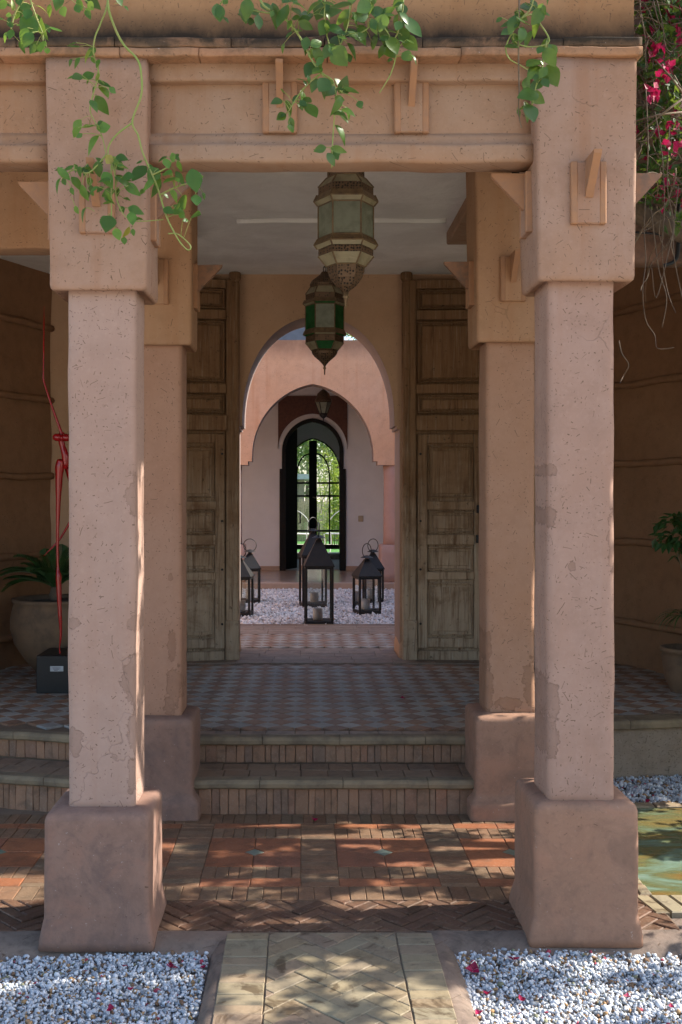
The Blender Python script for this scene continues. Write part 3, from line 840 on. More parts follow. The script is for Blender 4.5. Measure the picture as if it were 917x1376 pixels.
def steps(name, x0, x1, dy, label, mapf=None, ext=0):
    t = thing(name, ((x0+x1)/2 if not mapf else mapf((x0+x1)/2, 5.3, 0)[0], 5.3+dy, 0), label, 'steps', 'steps up to the terrace')
    def core(yf, zt, yb=5.9):
        b = MB().box(x0, x1, yf+.012, yb, -.05, zt-.006)
        if mapf: b.v = [mapf(*p) for p in b.v]
        return b
    core(5.18, .125).build('core', M['grout'], t)
    core(5.495, .26).build('core', M['grout'], t)
    riser(x0, x1, 5.1835, -.01, .122, t, mapf); nosing(x0-.0, x1, 5.152, .165, .043, t, mapf)
    riser(x0, x1, 5.4985, .163, .260, t, mapf); nosing(x0, x1, 5.462, FZ-.001, .043, t, mapf)
    # tread bricks
    for ya, yb_ in ((5.229, 5.36), (5.36, 5.49)):
        x = x0
        while x < x1-.01:
            w = random.uniform(.12, .15); xe = min(x+w, x1)
            r = prism(rect(x, xe, ya, yb_), .12, .163+random.uniform(-.002, .001), .003, .0015, .008)
            v, f = r
            if mapf: v = [mapf(*p) for p in v]
            ob('tread_brick', mesh('tread_brick', v, f), M['tread'], t); x += w
    return t
steps('brick_steps', -.535, .845, 0, 'pair of brick steps between the two rear pillars')
ca, sa = math.cos(-R(13.5)), math.sin(-R(13.5))
def lmap(x, y, z):
    u, w = x+1.0, y-5.15
    return (-1.0 + u*ca - w*sa, 5.135 + u*sa + w*ca, z)
steps('brick_steps', -2.35, -1.0, .1, 'pair of brick steps beside the left pillar below the red sculpture', mapf=lmap)

# right terrace edge: roughcast wall with stone coping
def rmap(x, y, z): return (x, y + (x-1.06)*.13, z)
t = thing('terrace_wall', (1.8, 5.85, -.03), 'low roughcast wall under the terrace edge behind white gravel', 'wall')
nx, nz = 60, 12; v = []; f = []
for i in range(nx+1):
    for j in range(nz+1):
        x = 1.06+2.0*i/nx; z = -.12+.375*j/nz
        p = Vector(rmap(x, 5.775, z)); q = fnoise(p, 11, 1)*.012+fnoise(p, 30, 7)*.006
        v.append(p+Vector((0, q, 0)))
for i in range(nx):
    for j in range(nz): f.append((i*(nz+1)+j, (i+1)*(nz+1)+j, (i+1)*(nz+1)+j+1, i*(nz+1)+j+1))
ob('roughcast_face', mesh('roughcast_face', v, f, True), M['rough'], t)
b = MB().box(1.06, 3.06, 5.80, 6.1, -.12, .25); b.v = [rmap(*p) for p in b.v]; b.build('core', M['grout'], t)
nosing(1.04, 3.0, 5.735, FZ+.003, .05, t, rmap, 'coping_stone', .16)

# ================================================================== PORCH
def fin(parent, c, axis, mat, proj=.12, h=.13, th=.026, name='fin'):
    """triangular clay fin: flat top, slanting underside. c = top centre on the face; axis = outward unit (x,y)"""
    ax = Vector((axis[0], axis[1], 0)); sx = Vector((-axis[1], axis[0], 0)); c = Vector(c)
    v = []
    for s_ in (-th/2, th/2):
        for a, z in ((-.015, 0), (proj, 0), (proj-.004, -.012), (.006, -h), (-.015, -h)):
            p = c + ax*a + sx*s_ + Vector((0, 0, z)); v.append(p + Vector((fnoise(p, 25), fnoise(p, 25, 3), fnoise(p, 25, 6)))*.003)
    n = 5
    f = [tuple(range(n))[::-1], tuple(range(n, 2*n))] + [(i, (i+1) % n, n+(i+1) % n, n+i) for i in range(n)]
    return MB().add(v, f).build(name, mat, parent)
def plaque(parent, c, axis, mat, w=.118, h=.213, th=.020):
    """raised plaque with two ribs; c = top centre on the face"""
    ax = Vector((axis[0], axis[1], 0)); sx = Vector((-axis[1], axis[0], 0)); c = Vector(c)
    b = MB()
    def bx(u0, u1, z0, z1, d):
        q = MB().box(u0, u1, -.01, d, z0, z1, .004)
        b.add([c + sx*p[0] + ax*p[1] + Vector((0, 0, p[2])) for p in q.v], q.f)
    bx(-w/2, w/2, -h, 0, th)
    o = b.build('plaque', mat, parent)
    for s_ in (-1, 1):
        q = MB().box(w/2-.022, w/2+.002, -.008, th+.003, -h-.002, .002, .004) if s_ > 0 else MB().box(-w/2-.002, -w/2+.022, -.008, th+.003, -h-.002, .002, .004)
        MB().add([c + sx*p[0] + ax*p[1] + Vector((0, 0, p[2])) for p in q.v], q.f).build('rib', M['tile'], o)
    return o

def pillar(label, xc, yf, capz, basez, captop, mats, seed, basef, flange=False, sx=0.0, grp='plastered porch pillars'):
    t = thing('pillar', (xc, yf+.15, 0), label, 'pillar', grp)
    # plinth
    bh = .182; bx, by0, by1 = xc, basef, basef+.365
    z = basez
    cr = .020
    if not flange:
        rings = [(-.02, bx-bh-.020, bx+bh+.015, by0-.008, by1+.02, cr), (.010, bx-bh-.018, bx+bh+.014, by0-.007, by1+.018, cr), (.045, bx-bh-.011, bx+bh+.008, by0-.004, by1+.011, cr),
                 (.078, bx-bh-.003, bx+bh+.002, by0-.001, by1+.003, cr), (.088, bx-bh, bx+bh, by0, by1, cr)]
    else:
        rings = [(-.02, bx-bh-.03, bx+bh+.03, by0-.035, by1+.02, cr), (.072, bx-bh-.03, bx+bh+.03, by0-.033, by1+.02, cr), (.082, bx-bh-.024, bx+bh+.024, by0-.026, by1+.012, cr),
                 (.10, bx-bh-.006, bx+bh+.006, by0-.004, by1, cr), (.12, bx-bh, bx+bh, by0, by1, cr)]
    rings += [(z-.026, bx-bh+.001, bx+bh-.001, by0+.001, by1-.001, cr), (z-.013, bx-bh+.005, bx+bh-.005, by0+.005, by1-.005, cr), (z-.004, bx-bh+.014, bx+bh-.014, by0+.014, by1-.014, cr),
              (z, bx-bh+.030, bx+bh-.030, by0+.030, by1-.030, cr), (z+.004, bx-.12, bx+.12, by0+.065, by1-.06, .02)]
    v, f = loft(rings, 9, 4, .022, .0020, 7, seed)
    MB().add(v, f).build('plinth', mats[2], t, smooth=True)
    sh = .118; y0, y1 = yf+.045, yf+.28; xs = xc+sx
    rings = [(z-.02, xs-sh, xs+sh, y0, y1, .020), (capz+.05, xs-sh, xs+sh, y0, y1, .020)]
    v, f = loft(rings, 7, 2, .045, .0030, 6, seed+5)
    MB().add(v, f).build('shaft', mats[1], t, smooth=True)
    ch = .168
    rings = [(capz+.012, xc-ch+.02, xc+ch-.02, yf+.02, yf+.285, .012), (capz, xc-ch+.012, xc+ch-.012, yf+.012, yf+.292, .012), (capz+.008, xc-ch+.003, xc+ch-.003, yf+.003, yf+.30, .012),
             (capz+.022, xc-ch, xc+ch, yf, yf+.305, .013), (captop, xc-ch-.012, xc+ch+.004, yf-.006, yf+.305, .013)]
    v, f = loft(rings, 7, 2, .05, .0024, 6, seed+11)
    MB().add(v, f).build('capital', mats[0], t, smooth=True)
    pt = capz+.408
    for ax, cc in (((0, -1), (xc, yf+.001, pt)), ((-1, 0), (xc-ch-.003, yf+.15, pt)), ((1, 0), (xc+ch-.001, yf+.15, pt))):
        pl = plaque(t, cc, ax, mats[0])
        fin(t, (cc[0]+ax[0]*.018, cc[1]+ax[1]*.018, pt+.006), ax, M['finold'] if ax[0] and random.random() < .5 else M['tile'])
    return t
pillar('front left plastered pillar with a vine hanging over its capital', -.708, YF, 2.249, .448, 3.052, (M['capR'], M['shL'], M['baseL']), 1.0, 3.672, sx=.004)
pillar('front right plastered pillar beside the pool and the bougainvillea', .983, YF, 2.280, .474, 3.052, (M['capR'], M['shR'], M['base']), 4.0, 3.705, sx=-.008)
pillar('rear left plastered pillar at the left end of the steps', -.702, YB, 2.256, .470, 3.19, (M['capB'], M['shBL'], M['baseL']), 8.0, 5.095, True, grp='plastered porch pillars')
pillar('rear right plastered pillar at the right end of the steps', 1.005, YB, 2.270, .485, 3.19, (M['capB'], M['shBR'], M['base']), 12.0, 5.09, True, grp='plastered porch pillars')

# ---------- front beam
def wobbly(x0, x1, y0, y1, z0, z1, amp=.003, seed=0, r=.010, step=.06):
    """long bar along X with rounded edges and a hand-made surface"""
    n = max(2, int((x1-x0)/step)); prof = []
    for (y, z, a0) in ((y0+r, z0+r, PI), (y1-r, z0+r, 1.5*PI), (y1-r, z1-r, 0), (y0+r, z1-r, .5*PI)):
        for i in range(4):
            a = a0+PI/2*i/3; prof.append((y+r*math.cos(a), z+r*math.sin(a)))
    # subdivide front side
    m = len(prof); v = []; f = []
    for i in range(n+1):
        x = x0+(x1-x0)*i/n
        for y, z in prof:
            p = (x, y, z); v.append((x, y+fnoise(p, 5, seed)*amp*1.5, z+fnoise(p, 5, seed+4)*amp*1.5+fnoise(p, 18, seed)*amp*.4))
    for i in range(n):
        for k in range(m):
            k2 = (k+1) % m; f.append((i*m+k, i*m+k2, (i+1)*m+k2, (i+1)*m+k))
    f.append(tuple(range(m))); f.append(tuple(n*m+k for k in range(m)))
    return MB().add(v, f)
bt = thing('porch_beam', (.13, 3.82, 2.7), 'deep plastered beam across the porch front with clay fins and brick cornice', 'beam')
for i, (xa, xb) in enumerate(((-3.2, -.885), (-.545, .812))):
    wobbly(xa, xb, 3.785, 3.93, 2.80, 3.055, .002, 1+i).build('panel', M['beam'], bt, True)
    wobbly(xa, xb, 3.745, 3.90, 2.99, 3.058, .003, 5+i).build('top_band', M['beam'], bt, True)
    wobbly(xa, xb, 3.752, 3.885, 2.708, 2.775, .004, 9+i, .014).build('lower_lip', M['beam'], bt, True)
    # hollow between lip and panel
    n = 40; v = []; f = []
    prof = [(3.757, 2.768), (3.775, 2.785), (3.778, 2.80), (3.784, 2.818), (3.80, 2.82)]
    for k in range(n+1):
        x = xa+(xb-xa)*k/n
        for y, z in prof: v.append((x, y+fnoise((x, y, z), 6, 3)*.003, z+fnoise((x, y, z), 6, 8)*.003))
    for k in range(n):
        for j in range(4): f.append((k*5+j, (k+1)*5+j, (k+1)*5+j+1, k*5+j+1))
    ob('cove', mesh('cove', v, f, True), M['beam'], bt)
for px in (376.5, 552.5):
    x = gx(px, 3.79)
    plaque(bt, (x, 3.785, 3.03), (0, -1), M['beam'])
    fin(bt, (x, 3.770, 3.035), (0, -1), M['tile'], .105, .13, .024)
# cornice bricks: two courses
for z0, z1, yf, mt in ((3.050, 3.080, 3.676, 'corn1'), (3.082, 3.116, 3.684, 'corn2')):
    if mt == 'corn1': M[mt] = plaster('cornice_lower', (.34, .175, .09), (.36, .205, .12), fleck=.35, bump=1.0, damp=(.16, .095, .055), stain=(3.15, 3.06, (.10, .06, .035)))
    else: M[mt] = plaster('cornice_upper', (.27, .155, .085), (.30, .18, .105), fleck=.5, bump=1.0, damp=(.06, .042, .028), stain=(3.12, 3.06, (.035, .025, .016)))
    x = -3.2
    while x < 1.165:
        w = random.uniform(.26, .52)
        if 1.168-x-w < .12: w = 1.168-x
        o_ = random.uniform(-.004, .004)
        wobbly(x+.0015, x+w-.0015, yf+o_, 3.9, z0, z1, .0065, x*3, .006, .018).build('cornice_brick', M[mt], bt, True)
        x += w
# wall above the cornice (front and right return)
t = thing('parapet_wall', (-.9, 3.9, 3.1), 'ochre plastered wall above the porch cornice with dark mould stain', 'wall')
n, nz = 70, 26; v = []; f = []
for i in range(n+1):
    for j in range(nz+1):
        x = -3.2+(1.148+3.2)*i/n; z = 3.105+1.3*j/nz
        p = (x, 3.71, z); v.append((x, 3.71+fnoise(p, 3, 2)*.012+fnoise(p, 14, 4)*.003, z))
for i in range(n):
    for j in range(nz): f.append((i*(nz+1)+j, (i+1)*(nz+1)+j, (i+1)*(nz+1)+j+1, i*(nz+1)+j+1))
ob('plaster_face', mesh('plaster_face', v, f, True), M['upper'], t)
MB().box(-3.2, 1.146, 3.726, 3.93, 3.12, 4.39).build('core', M['upper'], t)
MB().box(1.0, 1.145, 3.935, 5.18, 3.02, 4.39).build('return_wall', M['upper'], t)

# ---------- ceiling, roof
t = thing('porch_roof', (0, 6, CZ), 'pale painted porch ceiling with a thin batten above the hanging lanterns', 'ceiling')
MB().box(-3.2, 1.0, 3.935, 5.18, CZ, CZ+.2).build('ceiling_slab', M['ceil'], t)
MB().box(-3.6, 1.0, 5.1805, 8.12, CZ, CZ+.2).build('ceiling_slab', M['ceil'], t)
MB().box(1.0005, 3.6, 5.465, 8.12, CZ, CZ+.2).build('ceiling_slab', M['ceil'], t)
wobbly(gx(318, 6.45), gx(600, 6.45), 6.45, 6.475, CZ-.026, CZ+.002, .004, 3, .006).build('batten', M['ceil'], t, True)
MB().box(.908, 1.9, 5.46, 6.77, 3.115, CZ-.002, .008).build('dropped_soffit', M['beam'], t)
MB().box(-1.9, -.70, 5.46, 6.77, 3.115, CZ-.002, .008).build('dropped_soffit', M['beam'], t)
# rear cross beams left and right
t = thing('cross_beam', (-2.0, 5.2, 2.7), 'plain ochre cross beam left of the rear left pillar', 'beam')
wobbly(-3.4, -.865, 5.15, 5.30, 2.722, 3.195, .004, 7, .012).build('beam', M['capB'], t, True)
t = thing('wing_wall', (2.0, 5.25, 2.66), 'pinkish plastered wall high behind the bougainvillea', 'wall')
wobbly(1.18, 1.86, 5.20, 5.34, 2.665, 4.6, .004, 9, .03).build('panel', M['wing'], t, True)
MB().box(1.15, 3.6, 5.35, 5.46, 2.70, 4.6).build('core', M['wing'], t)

# ---------- arched back wall with the door opening
def arch_pts(cx, a, zs, h, kind, n=22, p=2.15):
    out = []
    if kind == 'point':
        Rr = (a*a+h*h)/(2*a); c = a-Rr       # left arc centre at cx + (Rr - a)
        th1 = math.atan2(h, Rr-a)
        for i in range(n+1):
            w = th1*i/n
            out.append((cx-(c+Rr*math.cos(w)), zs+Rr*math.sin(w)))
        out[-1] = (cx, zs+h)
        out += [(2*cx-x, z) for x, z in out[-2::-1]]
    else:
        for i in range(2*n+1):
            w = PI*i/(2*n); ct, st = math.cos(w), math.sin(w)
            out.append((cx-a*math.copysign(abs(ct)**(2/p), ct), zs+h*abs(st)**(2/p)))
    return out
def arched_wall(name, mat, parent, x0, x1, y0, y1, z0, z1, prof, intr=None):
    """wall slab with an opening whose outline is prof (x never decreasing), from floor left to floor right"""
    b = MB(); bi = MB()
    P = prof
    def quad(y, a, b_, c, d): b.add([(a[0], y, a[1]), (b_[0], y, b_[1]), (c[0], y, c[1]), (d[0], y, d[1])], [(0, 1, 2, 3)] if y == y0 else [(3, 2, 1, 0)])
    for y in (y0, y1):
        quad(y, (x0, z0), (P[0][0], z0), (P[0][0], z1), (x0, z1))
        quad(y, (P[-1][0], z0), (x1, z0), (x1, z1), (P[-1][0], z1))
        for p, q in zip(P, P[1:]):
            if q[0]-p[0] > 1e-6: quad(y, p, q, (q[0], z1), (p[0], z1))
    for p, q in zip(P, P[1:]):
        (b if intr is None else bi).add([(p[0], y0, p[1]), (p[0], y1, p[1]), (q[0], y1, q[1]), (q[0], y0, q[1])], [(3, 2, 1, 0)])
    if intr is not None: bi.build('intrados', intr, parent, fix=False)
    b.add([(x0, y0, z0), (x0, y0, z1), (x0, y1, z1), (x0, y1, z0)], [(0, 1, 2, 3)])
    b.add([(x1, y0, z0), (x1, y0, z1), (x1, y1, z1), (x1, y1, z0)], [(3, 2, 1, 0)])
    b.add([(x0, y0, z1), (x1, y0, z1), (x1, y1, z1), (x0, y1, z1)], [(0, 1, 2, 3)])
    return b.build(name, mat, parent, fix=False)
AX = .118
t = thing('arched_wall', (AX, 8.3, FZ), 'orange plastered wall with the arched doorway to the courtyard', 'wall')
prof = [(AX-.615, FZ), (AX-.615, 2.03), (AX-.595, 2.03), (AX-.595, 2.055), (AX-.575, 2.055)] + arch_pts(AX, .575, 2.08, .80, 'super') + [(AX+.575, 2.055), (AX+.595, 2.055), (AX+.595, 2.03), (AX+.615, 2.03), (AX+.615, FZ)]
arched_wall('wall', M['arch'], t, -2.2, 2.6, 8.10, 8.55, 0, 3.6, prof, M['soffit_shade'])
for s_ in (-1, 1):     # worn plaster foot of the jambs
    v, f = loft([(FZ, AX+s_*.665-.06, AX+s_*.665+.06, 8.05, 8.5, .03), (FZ+.07, AX+s_*.663-.055, AX+s_*.663+.055, 8.06, 8.5, .03), (FZ+.13, AX+s_*.66-.04, AX+s_*.66+.04, 8.09, 8.5, .02)], 4, 3, .02, .006, 8, s_)
    MB().add(v, f).build('jamb_foot', M['arch'], t, True)

# ---------- side walls of earth with bamboo-like ridges
def ridged_wall(name, label, p0, p1, zs, inward):
    t = thing(name, ((p0[0]+p1[0])/2, (p0[1]+p1[1])/2, FZ), label, 'wall')
    d = Vector((p1[0]-p0[0], p1[1]-p0[1], 0)); L = d.length; d.normalize(); nrm = Vector((-d.y, d.x, 0))
    if nrm.x*inward < 0: nrm = -nrm
    n, m = 40, 40; v = []; f = []
    for i in range(n+1):
        for j in range(m+1):
            p = Vector((p0[0], p0[1], 0)) + d*(L*i/n); p.z = .05+(CZ-.05)*j/m
            v.append(p + nrm*(fnoise(p, 2.2, 3)*.02+fnoise(p, 8, 6)*.006))
    for i in range(n):
        for j in range(m): f.append((i*(m+1)+j, (i+1)*(m+1)+j, (i+1)*(m+1)+j+1, i*(m+1)+j+1))
    ob('earth_face', mesh('earth_face', v, f, True), M['side'], t)
    # mass behind
    a, b_ = Vector((p0[0], p0[1], 0))-nrm*.04, Vector((p1[0], p1[1], 0))-nrm*.04
    q = [a, b_, b_-nrm*.25, a-nrm*.25]
    MB().add([(p.x, p.y, z) for z in (0, 4.2) for p in q], [(0, 1, 2, 3), (4, 5, 6, 7), (0, 1, 5, 4), (1, 2, 6, 5), (2, 3, 7, 6), (3, 0, 4, 7)]).build('mass', M['side'], t)
    for z in zs:
        pts = []; rr = []
        k = 40
        for i in range(k+1):
            p = Vector((p0[0], p0[1], z)) + d*(L*i/k)
            p.z += fnoise(p, 4, 2)*.012; pts.append(p+nrm*.008); rr.append(.026+fnoise(p, 9, 5)*.006)
        MB().tube(pts, rr, 8).build('ridge', M['side'], t, True)
    return t
ridged_wall('earth_wall', 'dark earth side wall with horizontal ridges behind the red sculpture', (-1.90, 8.09), (-2.95, 5.55), (2.79, 2.245, 1.67, 1.09, .52), 1)
ridged_wall('earth_wall', 'dark earth side wall with horizontal ridges right of the pillars', (2.23, 8.09), (3.10, 5.7), (2.87, 2.33, 1.757, 1.19, .617), -1)

# ================================================================== DOORS
def door_leaf(label, side):
    """side +1: hinge at its left end, extends to +u. Built in local coords: u along leaf, front at -y"""
    t = thing('door_leaf', (0, 0, 0), label, 'door', 'old wooden double doors')
    s_ = side
    def zz(py): return 1.55-(py-662)/180.0 - FZ
    def bx(name, u0, u1, z0, z1, d0, d1, par, bev=.004):
        a, b_ = sorted((u0*s_, u1*s_))
        return MB().box(a, b_, -d1, -d0, z0, z1, bev).build(name, M['wood'], par, world=False, loc=(0, 0, 0))
    # pivot post
    MB().lathe([(.036, zz(888)), (.036, zz(380)), (.030, zz(378)), (.044, zz(374)), (.044, zz(366)), (.02, zz(363))], 10, (.03*s_, -.03, 0)).build('pivot_post', M['wood'], t, world=False, loc=(0, 0, 0))
    bx('hinge_stile', .055, .100, zz(888), zz(376), .0, .055, t)
    bx('post_shoe', .004, .108, zz(888), zz(833), .02, .080, t)
    wu = .720
    bx('backboard', .098, wu, zz(884), zz(376), .0, .018, t)
    bx('outer_stile', wu-.05, wu, zz(872), zz(376), .0, .055, t)
    def panel(py0, py1, u0=.125, u1=.655, nm='panel'):
        z1, z0 = zz(py0), zz(py1)
        p = bx(nm, u0+.012, u1-.012, z0+.012, z1-.012, .010, .036, t, .014)
        m_ = .012
        for a in ((u0-m_, u1+m_, z1, z1+m_), (u0-m_, u1+m_, z0-m_, z0), (u0-m_, u0, z0, z1), (u1, u1+m_, z0, z1)):
            bx('moulding', a[0]+.0005, a[1]-.0005, a[2]+.0005, a[3]-.0005, .006, .058, p, .006)
        return p
    def rail(py0, py1, u0=.1, u1=.67, d=.066, nm='rail'): return bx(nm, u0, u1, zz(py1), zz(py0), .0, d, t, .006)
    rail(376, 388); panel(391, 413); rail(417, 430, d=.070)
    panel(434, 511); rail(516, 529, d=.070); panel(533, 553); rail(558, 579, u1=.70, d=.090)
    # wicket
    w0, w1 = .112, .60
    bx('wicket_board', w0, w1, zz(871), zz(583), .016, .030, t)
    bx('wicket_stile', w0, w0+.072, zz(871), zz(583), .0, .058, t, .005)
    bx('wicket_stile', w1-.072, w1, zz(871), zz(583), .0, .058, t, .005)
    rail(583, 596, w0+.0725, w1-.0725, .058, 'wicket_rail')
    a, b_ = w0+.090, w1-.090
    panel(602, 667, a, b_); rail(673, 685, w0+.066, w1-.066, .070, 'wicket_rail')
    panel(689, 714, a, b_); rail(718, 732, w0+.066, w1-.066, .068, 'wicket_rail')
    panel(737, 764, a, b_); rail(768, 779, w0+.066, w1-.066, .066, 'wicket_rail')
    panel(785, 852, a, b_); rail(857, 870, w0+.0725, w1-.0725, .058, 'wicket_rail')
    bx('clapping_stile', w1+.004, wu-.052, zz(871), zz(583), .0, .05, t)
    rail(874, 888, .112, wu, .062, 'bottom_rail')
    if side > 0:
        for py, u in ((684, .565), (724, .56)):
            o = MB().box(u*s_-.018, u*s_+.018, -.084, -.06, zz(py)-.03, zz(py)+.03, .004).build('lock', M['iron'], t, world=False, loc=(0, 0, 0))
    for py in (610, 700, 765, 838):
        MB().lathe([(.009, 0), (.009, .006), (.004, .010)], 8).build('stud', M['iron'], t, world=False, loc=((w0+.02)*s_, -.058, zz(py))).rotation_euler = (PI/2, 0, 0)
    return t
dr = door_leaf('old carved wooden door leaf opened right of the archway', 1)
dr.location = (gx(541, 8.06), 8.06, FZ); dr.rotation_euler = (0, 0, R(-3))
dl = door_leaf('old carved wooden door leaf opened left of the archway', -1)
dl.location = (gx(320.5, 8.06), 8.06, FZ); dl.rotation_euler = (0, 0, R(13))

# ================================================================== COURTYARD
CG = .27; PZ = .357          # gravel level, gallery platform
struct('courtyard_gravel_bed', sheet(-3.0, 3.4, 10.0, 14.25, CG-.02), M['gbed'])
n = 26000
p = np.random.uniform((-1.75, 10.05, 0), (2.1, 14.2, 1), (n, 3)); p[:, 2] = CG-.012+p[:, 2]*.018
CW = [(.78, .76, .76), (.66, .65, .66), (.50, .49, .51), (.36, .30, .28)]
o = ob('white_gravel', gravel_mesh('white_gravel', p, .0155, CW, [.55, .28, .12, .05], 'oct'), M['gravel'])
tag(o, 'white gravel covering the courtyard under the candle lanterns', 'gravel', kind='stuff')
tag(MB().box(-3.6, 3.4, 14.22, 16.45, .05, PZ, .012).build('gallery_floor', M['stone']), kind='structure')

PAX = gx(420.5, 14.3)
pk = thing('arcade_wall', (PAX, 14.45, PZ), 'sunless pink courtyard wall with a pointed arch', 'wall')
k_ = 14.3/F
prof = [(PAX-(95)*k_, PZ), (PAX-95*k_, gz(625, 14.3)), (PAX-87*k_, gz(625, 14.3)), (PAX-87*k_, gz(620, 14.3)), (PAX-81.5*k_, gz(620, 14.3))]
ap = arch_pts(PAX, 81.5*k_, gz(613, 14.3), 97*k_, 'point')
prof = prof + ap + [(2*PAX-x, z) for x, z in prof[::-1]]
# the wall hangs on columns: pier-free below the corbels
zc = gz(625, 14.3)
prof2 = [(PAX-3.0, zc-.001), (PAX-87*k_, zc), (PAX-87*k_, gz(620, 14.3)), (PAX-81.5*k_, gz(620, 14.3))] + ap
prof2 += [(2*PAX-x, z) for x, z in prof2[3::-1]]
prof2[-1] = (PAX+3.0, zc-.001)
arched_wall('wall', M['pinkw'], pk, PAX-3.001, PAX+3.001, 14.28, 14.62, zc-.002, gz(457, 14.28), prof2, M['soffit_shade'])
for s_ in (-1, 1):
    xc = PAX+s_*(95*k_+.16)
    v, f = loft([(PZ, xc-.20, xc+.20, 14.24, 14.66, .02), (gz(734, 14.3), xc-.20, xc+.20, 14.24, 14.66, .02), (gz(733, 14.3)+.01, xc-.18, xc+.18, 14.26, 14.64, .02)], 3, 2, .1, .003)
    c = MB().add(v, f).build('column_base', M['pinkshade'], pk, True)
    MB().lathe([(.155, gz(733, 14.3)), (.15, gz(720, 14.3)), (.145, gz(640, 14.3)), (.155, zc+.01)], 24, (xc, 14.45, 0)).build('column', M['pinkshade'], pk, True)
# unseen courtyard side walls, sized for shade and warm bounce, and the wall over the entrance side
for x0, x1, lab in ((-3.9, -3.6, 'unseen pink wall closing the courtyard on the left for warm bounce'), (3.4, 3.7, 'unseen pink wall closing the courtyard on the right to block the sun')):
    t = thing('courtyard_wall', (x0+.15, 12, 0), lab, 'wall')
    MB().box(x0, x1, 8.56, 19.7, -.1, 3.7, .02).build('wall', M['pinkw'], t)
    MB().box(x0-.02, x1+.02, 8.56, 19.7, 3.702, 3.76, .01).build('coping', M['tile'], t)

# far white wall with pointed door arch
YW = 16.4; kw = YW/F
DX = gx(420.5, YW)
wt = thing('white_wall', (DX, YW, PZ), 'whitewashed gallery wall around the black pointed doorway', 'wall')
spz = gz(607, YW)
op = [(DX-41.5*kw, PZ), (DX-41.5*kw, spz)] + arch_pts(DX, 41.5*kw, spz, 45*kw, 'point', 16)[1:-1] + [(DX+41.5*kw, spz), (DX+41.5*kw, PZ)]
arched_wall('wall', M['white'], wt, -3.0, 3.4, YW, YW+.28, PZ-.2, 3.4, op)
MB().box(-3.0, DX-44*kw, YW-.02, YW-.001, PZ, PZ+.07, .004).build('skirting', M['stone'], wt)
MB().box(DX+44*kw, 3.4, YW-.02, YW-.001, PZ, PZ+.07, .004).build('skirting', M['stone'], wt)
# brown brick spandrel, boards fanning out
sp = []
zt = gz(532, YW)
ar = arch_pts(DX, 46.5*kw, gz(604, YW), 48*kw, 'point', 14)
b = MB()
for (xa, za), (xb, zb) in zip(ar, ar[1:]):
    v = [(xa, YW-.024, za), (xb, YW-.024, zb), (xb, YW-.024, zt), (xa, YW-.024, zt)]
    v += [(x, YW-.002, z) for x, _, z in v]
    MB().add(v, [(0, 1, 2, 3), (4, 7, 6, 5), (0, 4, 5, 1), (2, 6, 7, 3), (1, 5, 6, 2), (0, 3, 7, 4)]).build('spandrel_brick', M['brownp'], wt)
# gallery roof and room beyond
t = thing('gallery_ceiling', (.2, 15.5, 3.4), 'white gallery ceiling behind the pink arch', 'ceiling')
MB().box(-3.0, 3.4, 14.62, 19.6, 3.4, 3.56).build('ceiling_slab', M['ceil'], t)
t = thing('upper_storey', (-1.2, 17.5, 3.6), 'dark slate upper storey glimpsed above the pink arch wall', 'building')
MB().box(-3.0, .66, 16.9, 19.4, 3.57, 5.6, .02).build('wall', M['slate'], t)
MB().box(-3.1, .72, 16.8, 19.5, 5.602, 5.72, .02).build('coping', M['slate'], t)
# vestibule
t = thing('garden_room', (DX, 18, PZ), 'dim vestibule between the black doorway and the glazed garden door', 'room')
MB().box(-1.3, DX+.95-.0, YW+.27, 19.55, .2, PZ-.004).build('floor', M['fgrey'], t)
MB().box(-1.4, -1.3, YW+.27, 19.55, .2, 3.4).build('side_wall', M['white'], t)
MB().box(DX+.95, DX+1.05, YW+.27, 19.55, .2, 3.4).build('side_wall', M['white'], t)
YG = 19.5; kg = YG/F; GX = gx(421, YG); gs = gz(634, YG)
op = [(GX-37*kg, PZ), (GX-37*kg, gs)] + arch_pts(GX, 37*kg, gs, 46*kg, 'point', 16)[1:-1] + [(GX+37*kg, gs), (GX+37*kg, PZ)]
arched_wall('garden_wall', M['white'], t, -3.0, 3.4, YG, YG+.25, .1, 3.55, op)
MB().box(GX-37*kg, GX+37*kg, YG-.25, YG+.25, .2, gz(743, YG), .01).build('threshold', M['fgrey'], t)
# black door frame and leaves
dt = thing('black_doorway', (DX, YW, PZ), 'black pointed door frame with its leaves folded inward', 'door')
ro = arch_pts(DX, 41.3*kw, spz, 44.8*kw, 'point', 16); ri = arch_pts(DX, 36.5*kw, spz, 39.5*kw, 'point', 16)
ro = [(DX-41.3*kw, PZ)] + ro + [(DX+41.3*kw, PZ)]; ri = [(DX-36.5*kw, PZ)] + ri + [(DX+36.5*kw, PZ)]
b = MB()
for y in (YW-.03, YW+.07):
    for (a, c, d, e) in zip(ro, ro[1:], ri[1:], ri): b.add([(a[0], y, a[1]), (c[0], y, c[1]), (d[0], y, d[1]), (e[0], y, e[1])], [(0, 1, 2, 3)])
for L_ in (ro, ri):
    for a, c in zip(L_, L_[1:]): b.add([(a[0], YW-.03, a[1]), (a[0], YW+.07, a[1]), (c[0], YW+.07, c[1]), (c[0], YW-.03, c[1])], [(0, 1, 2, 3)])
b.build('frame', M['blackw'], dt)
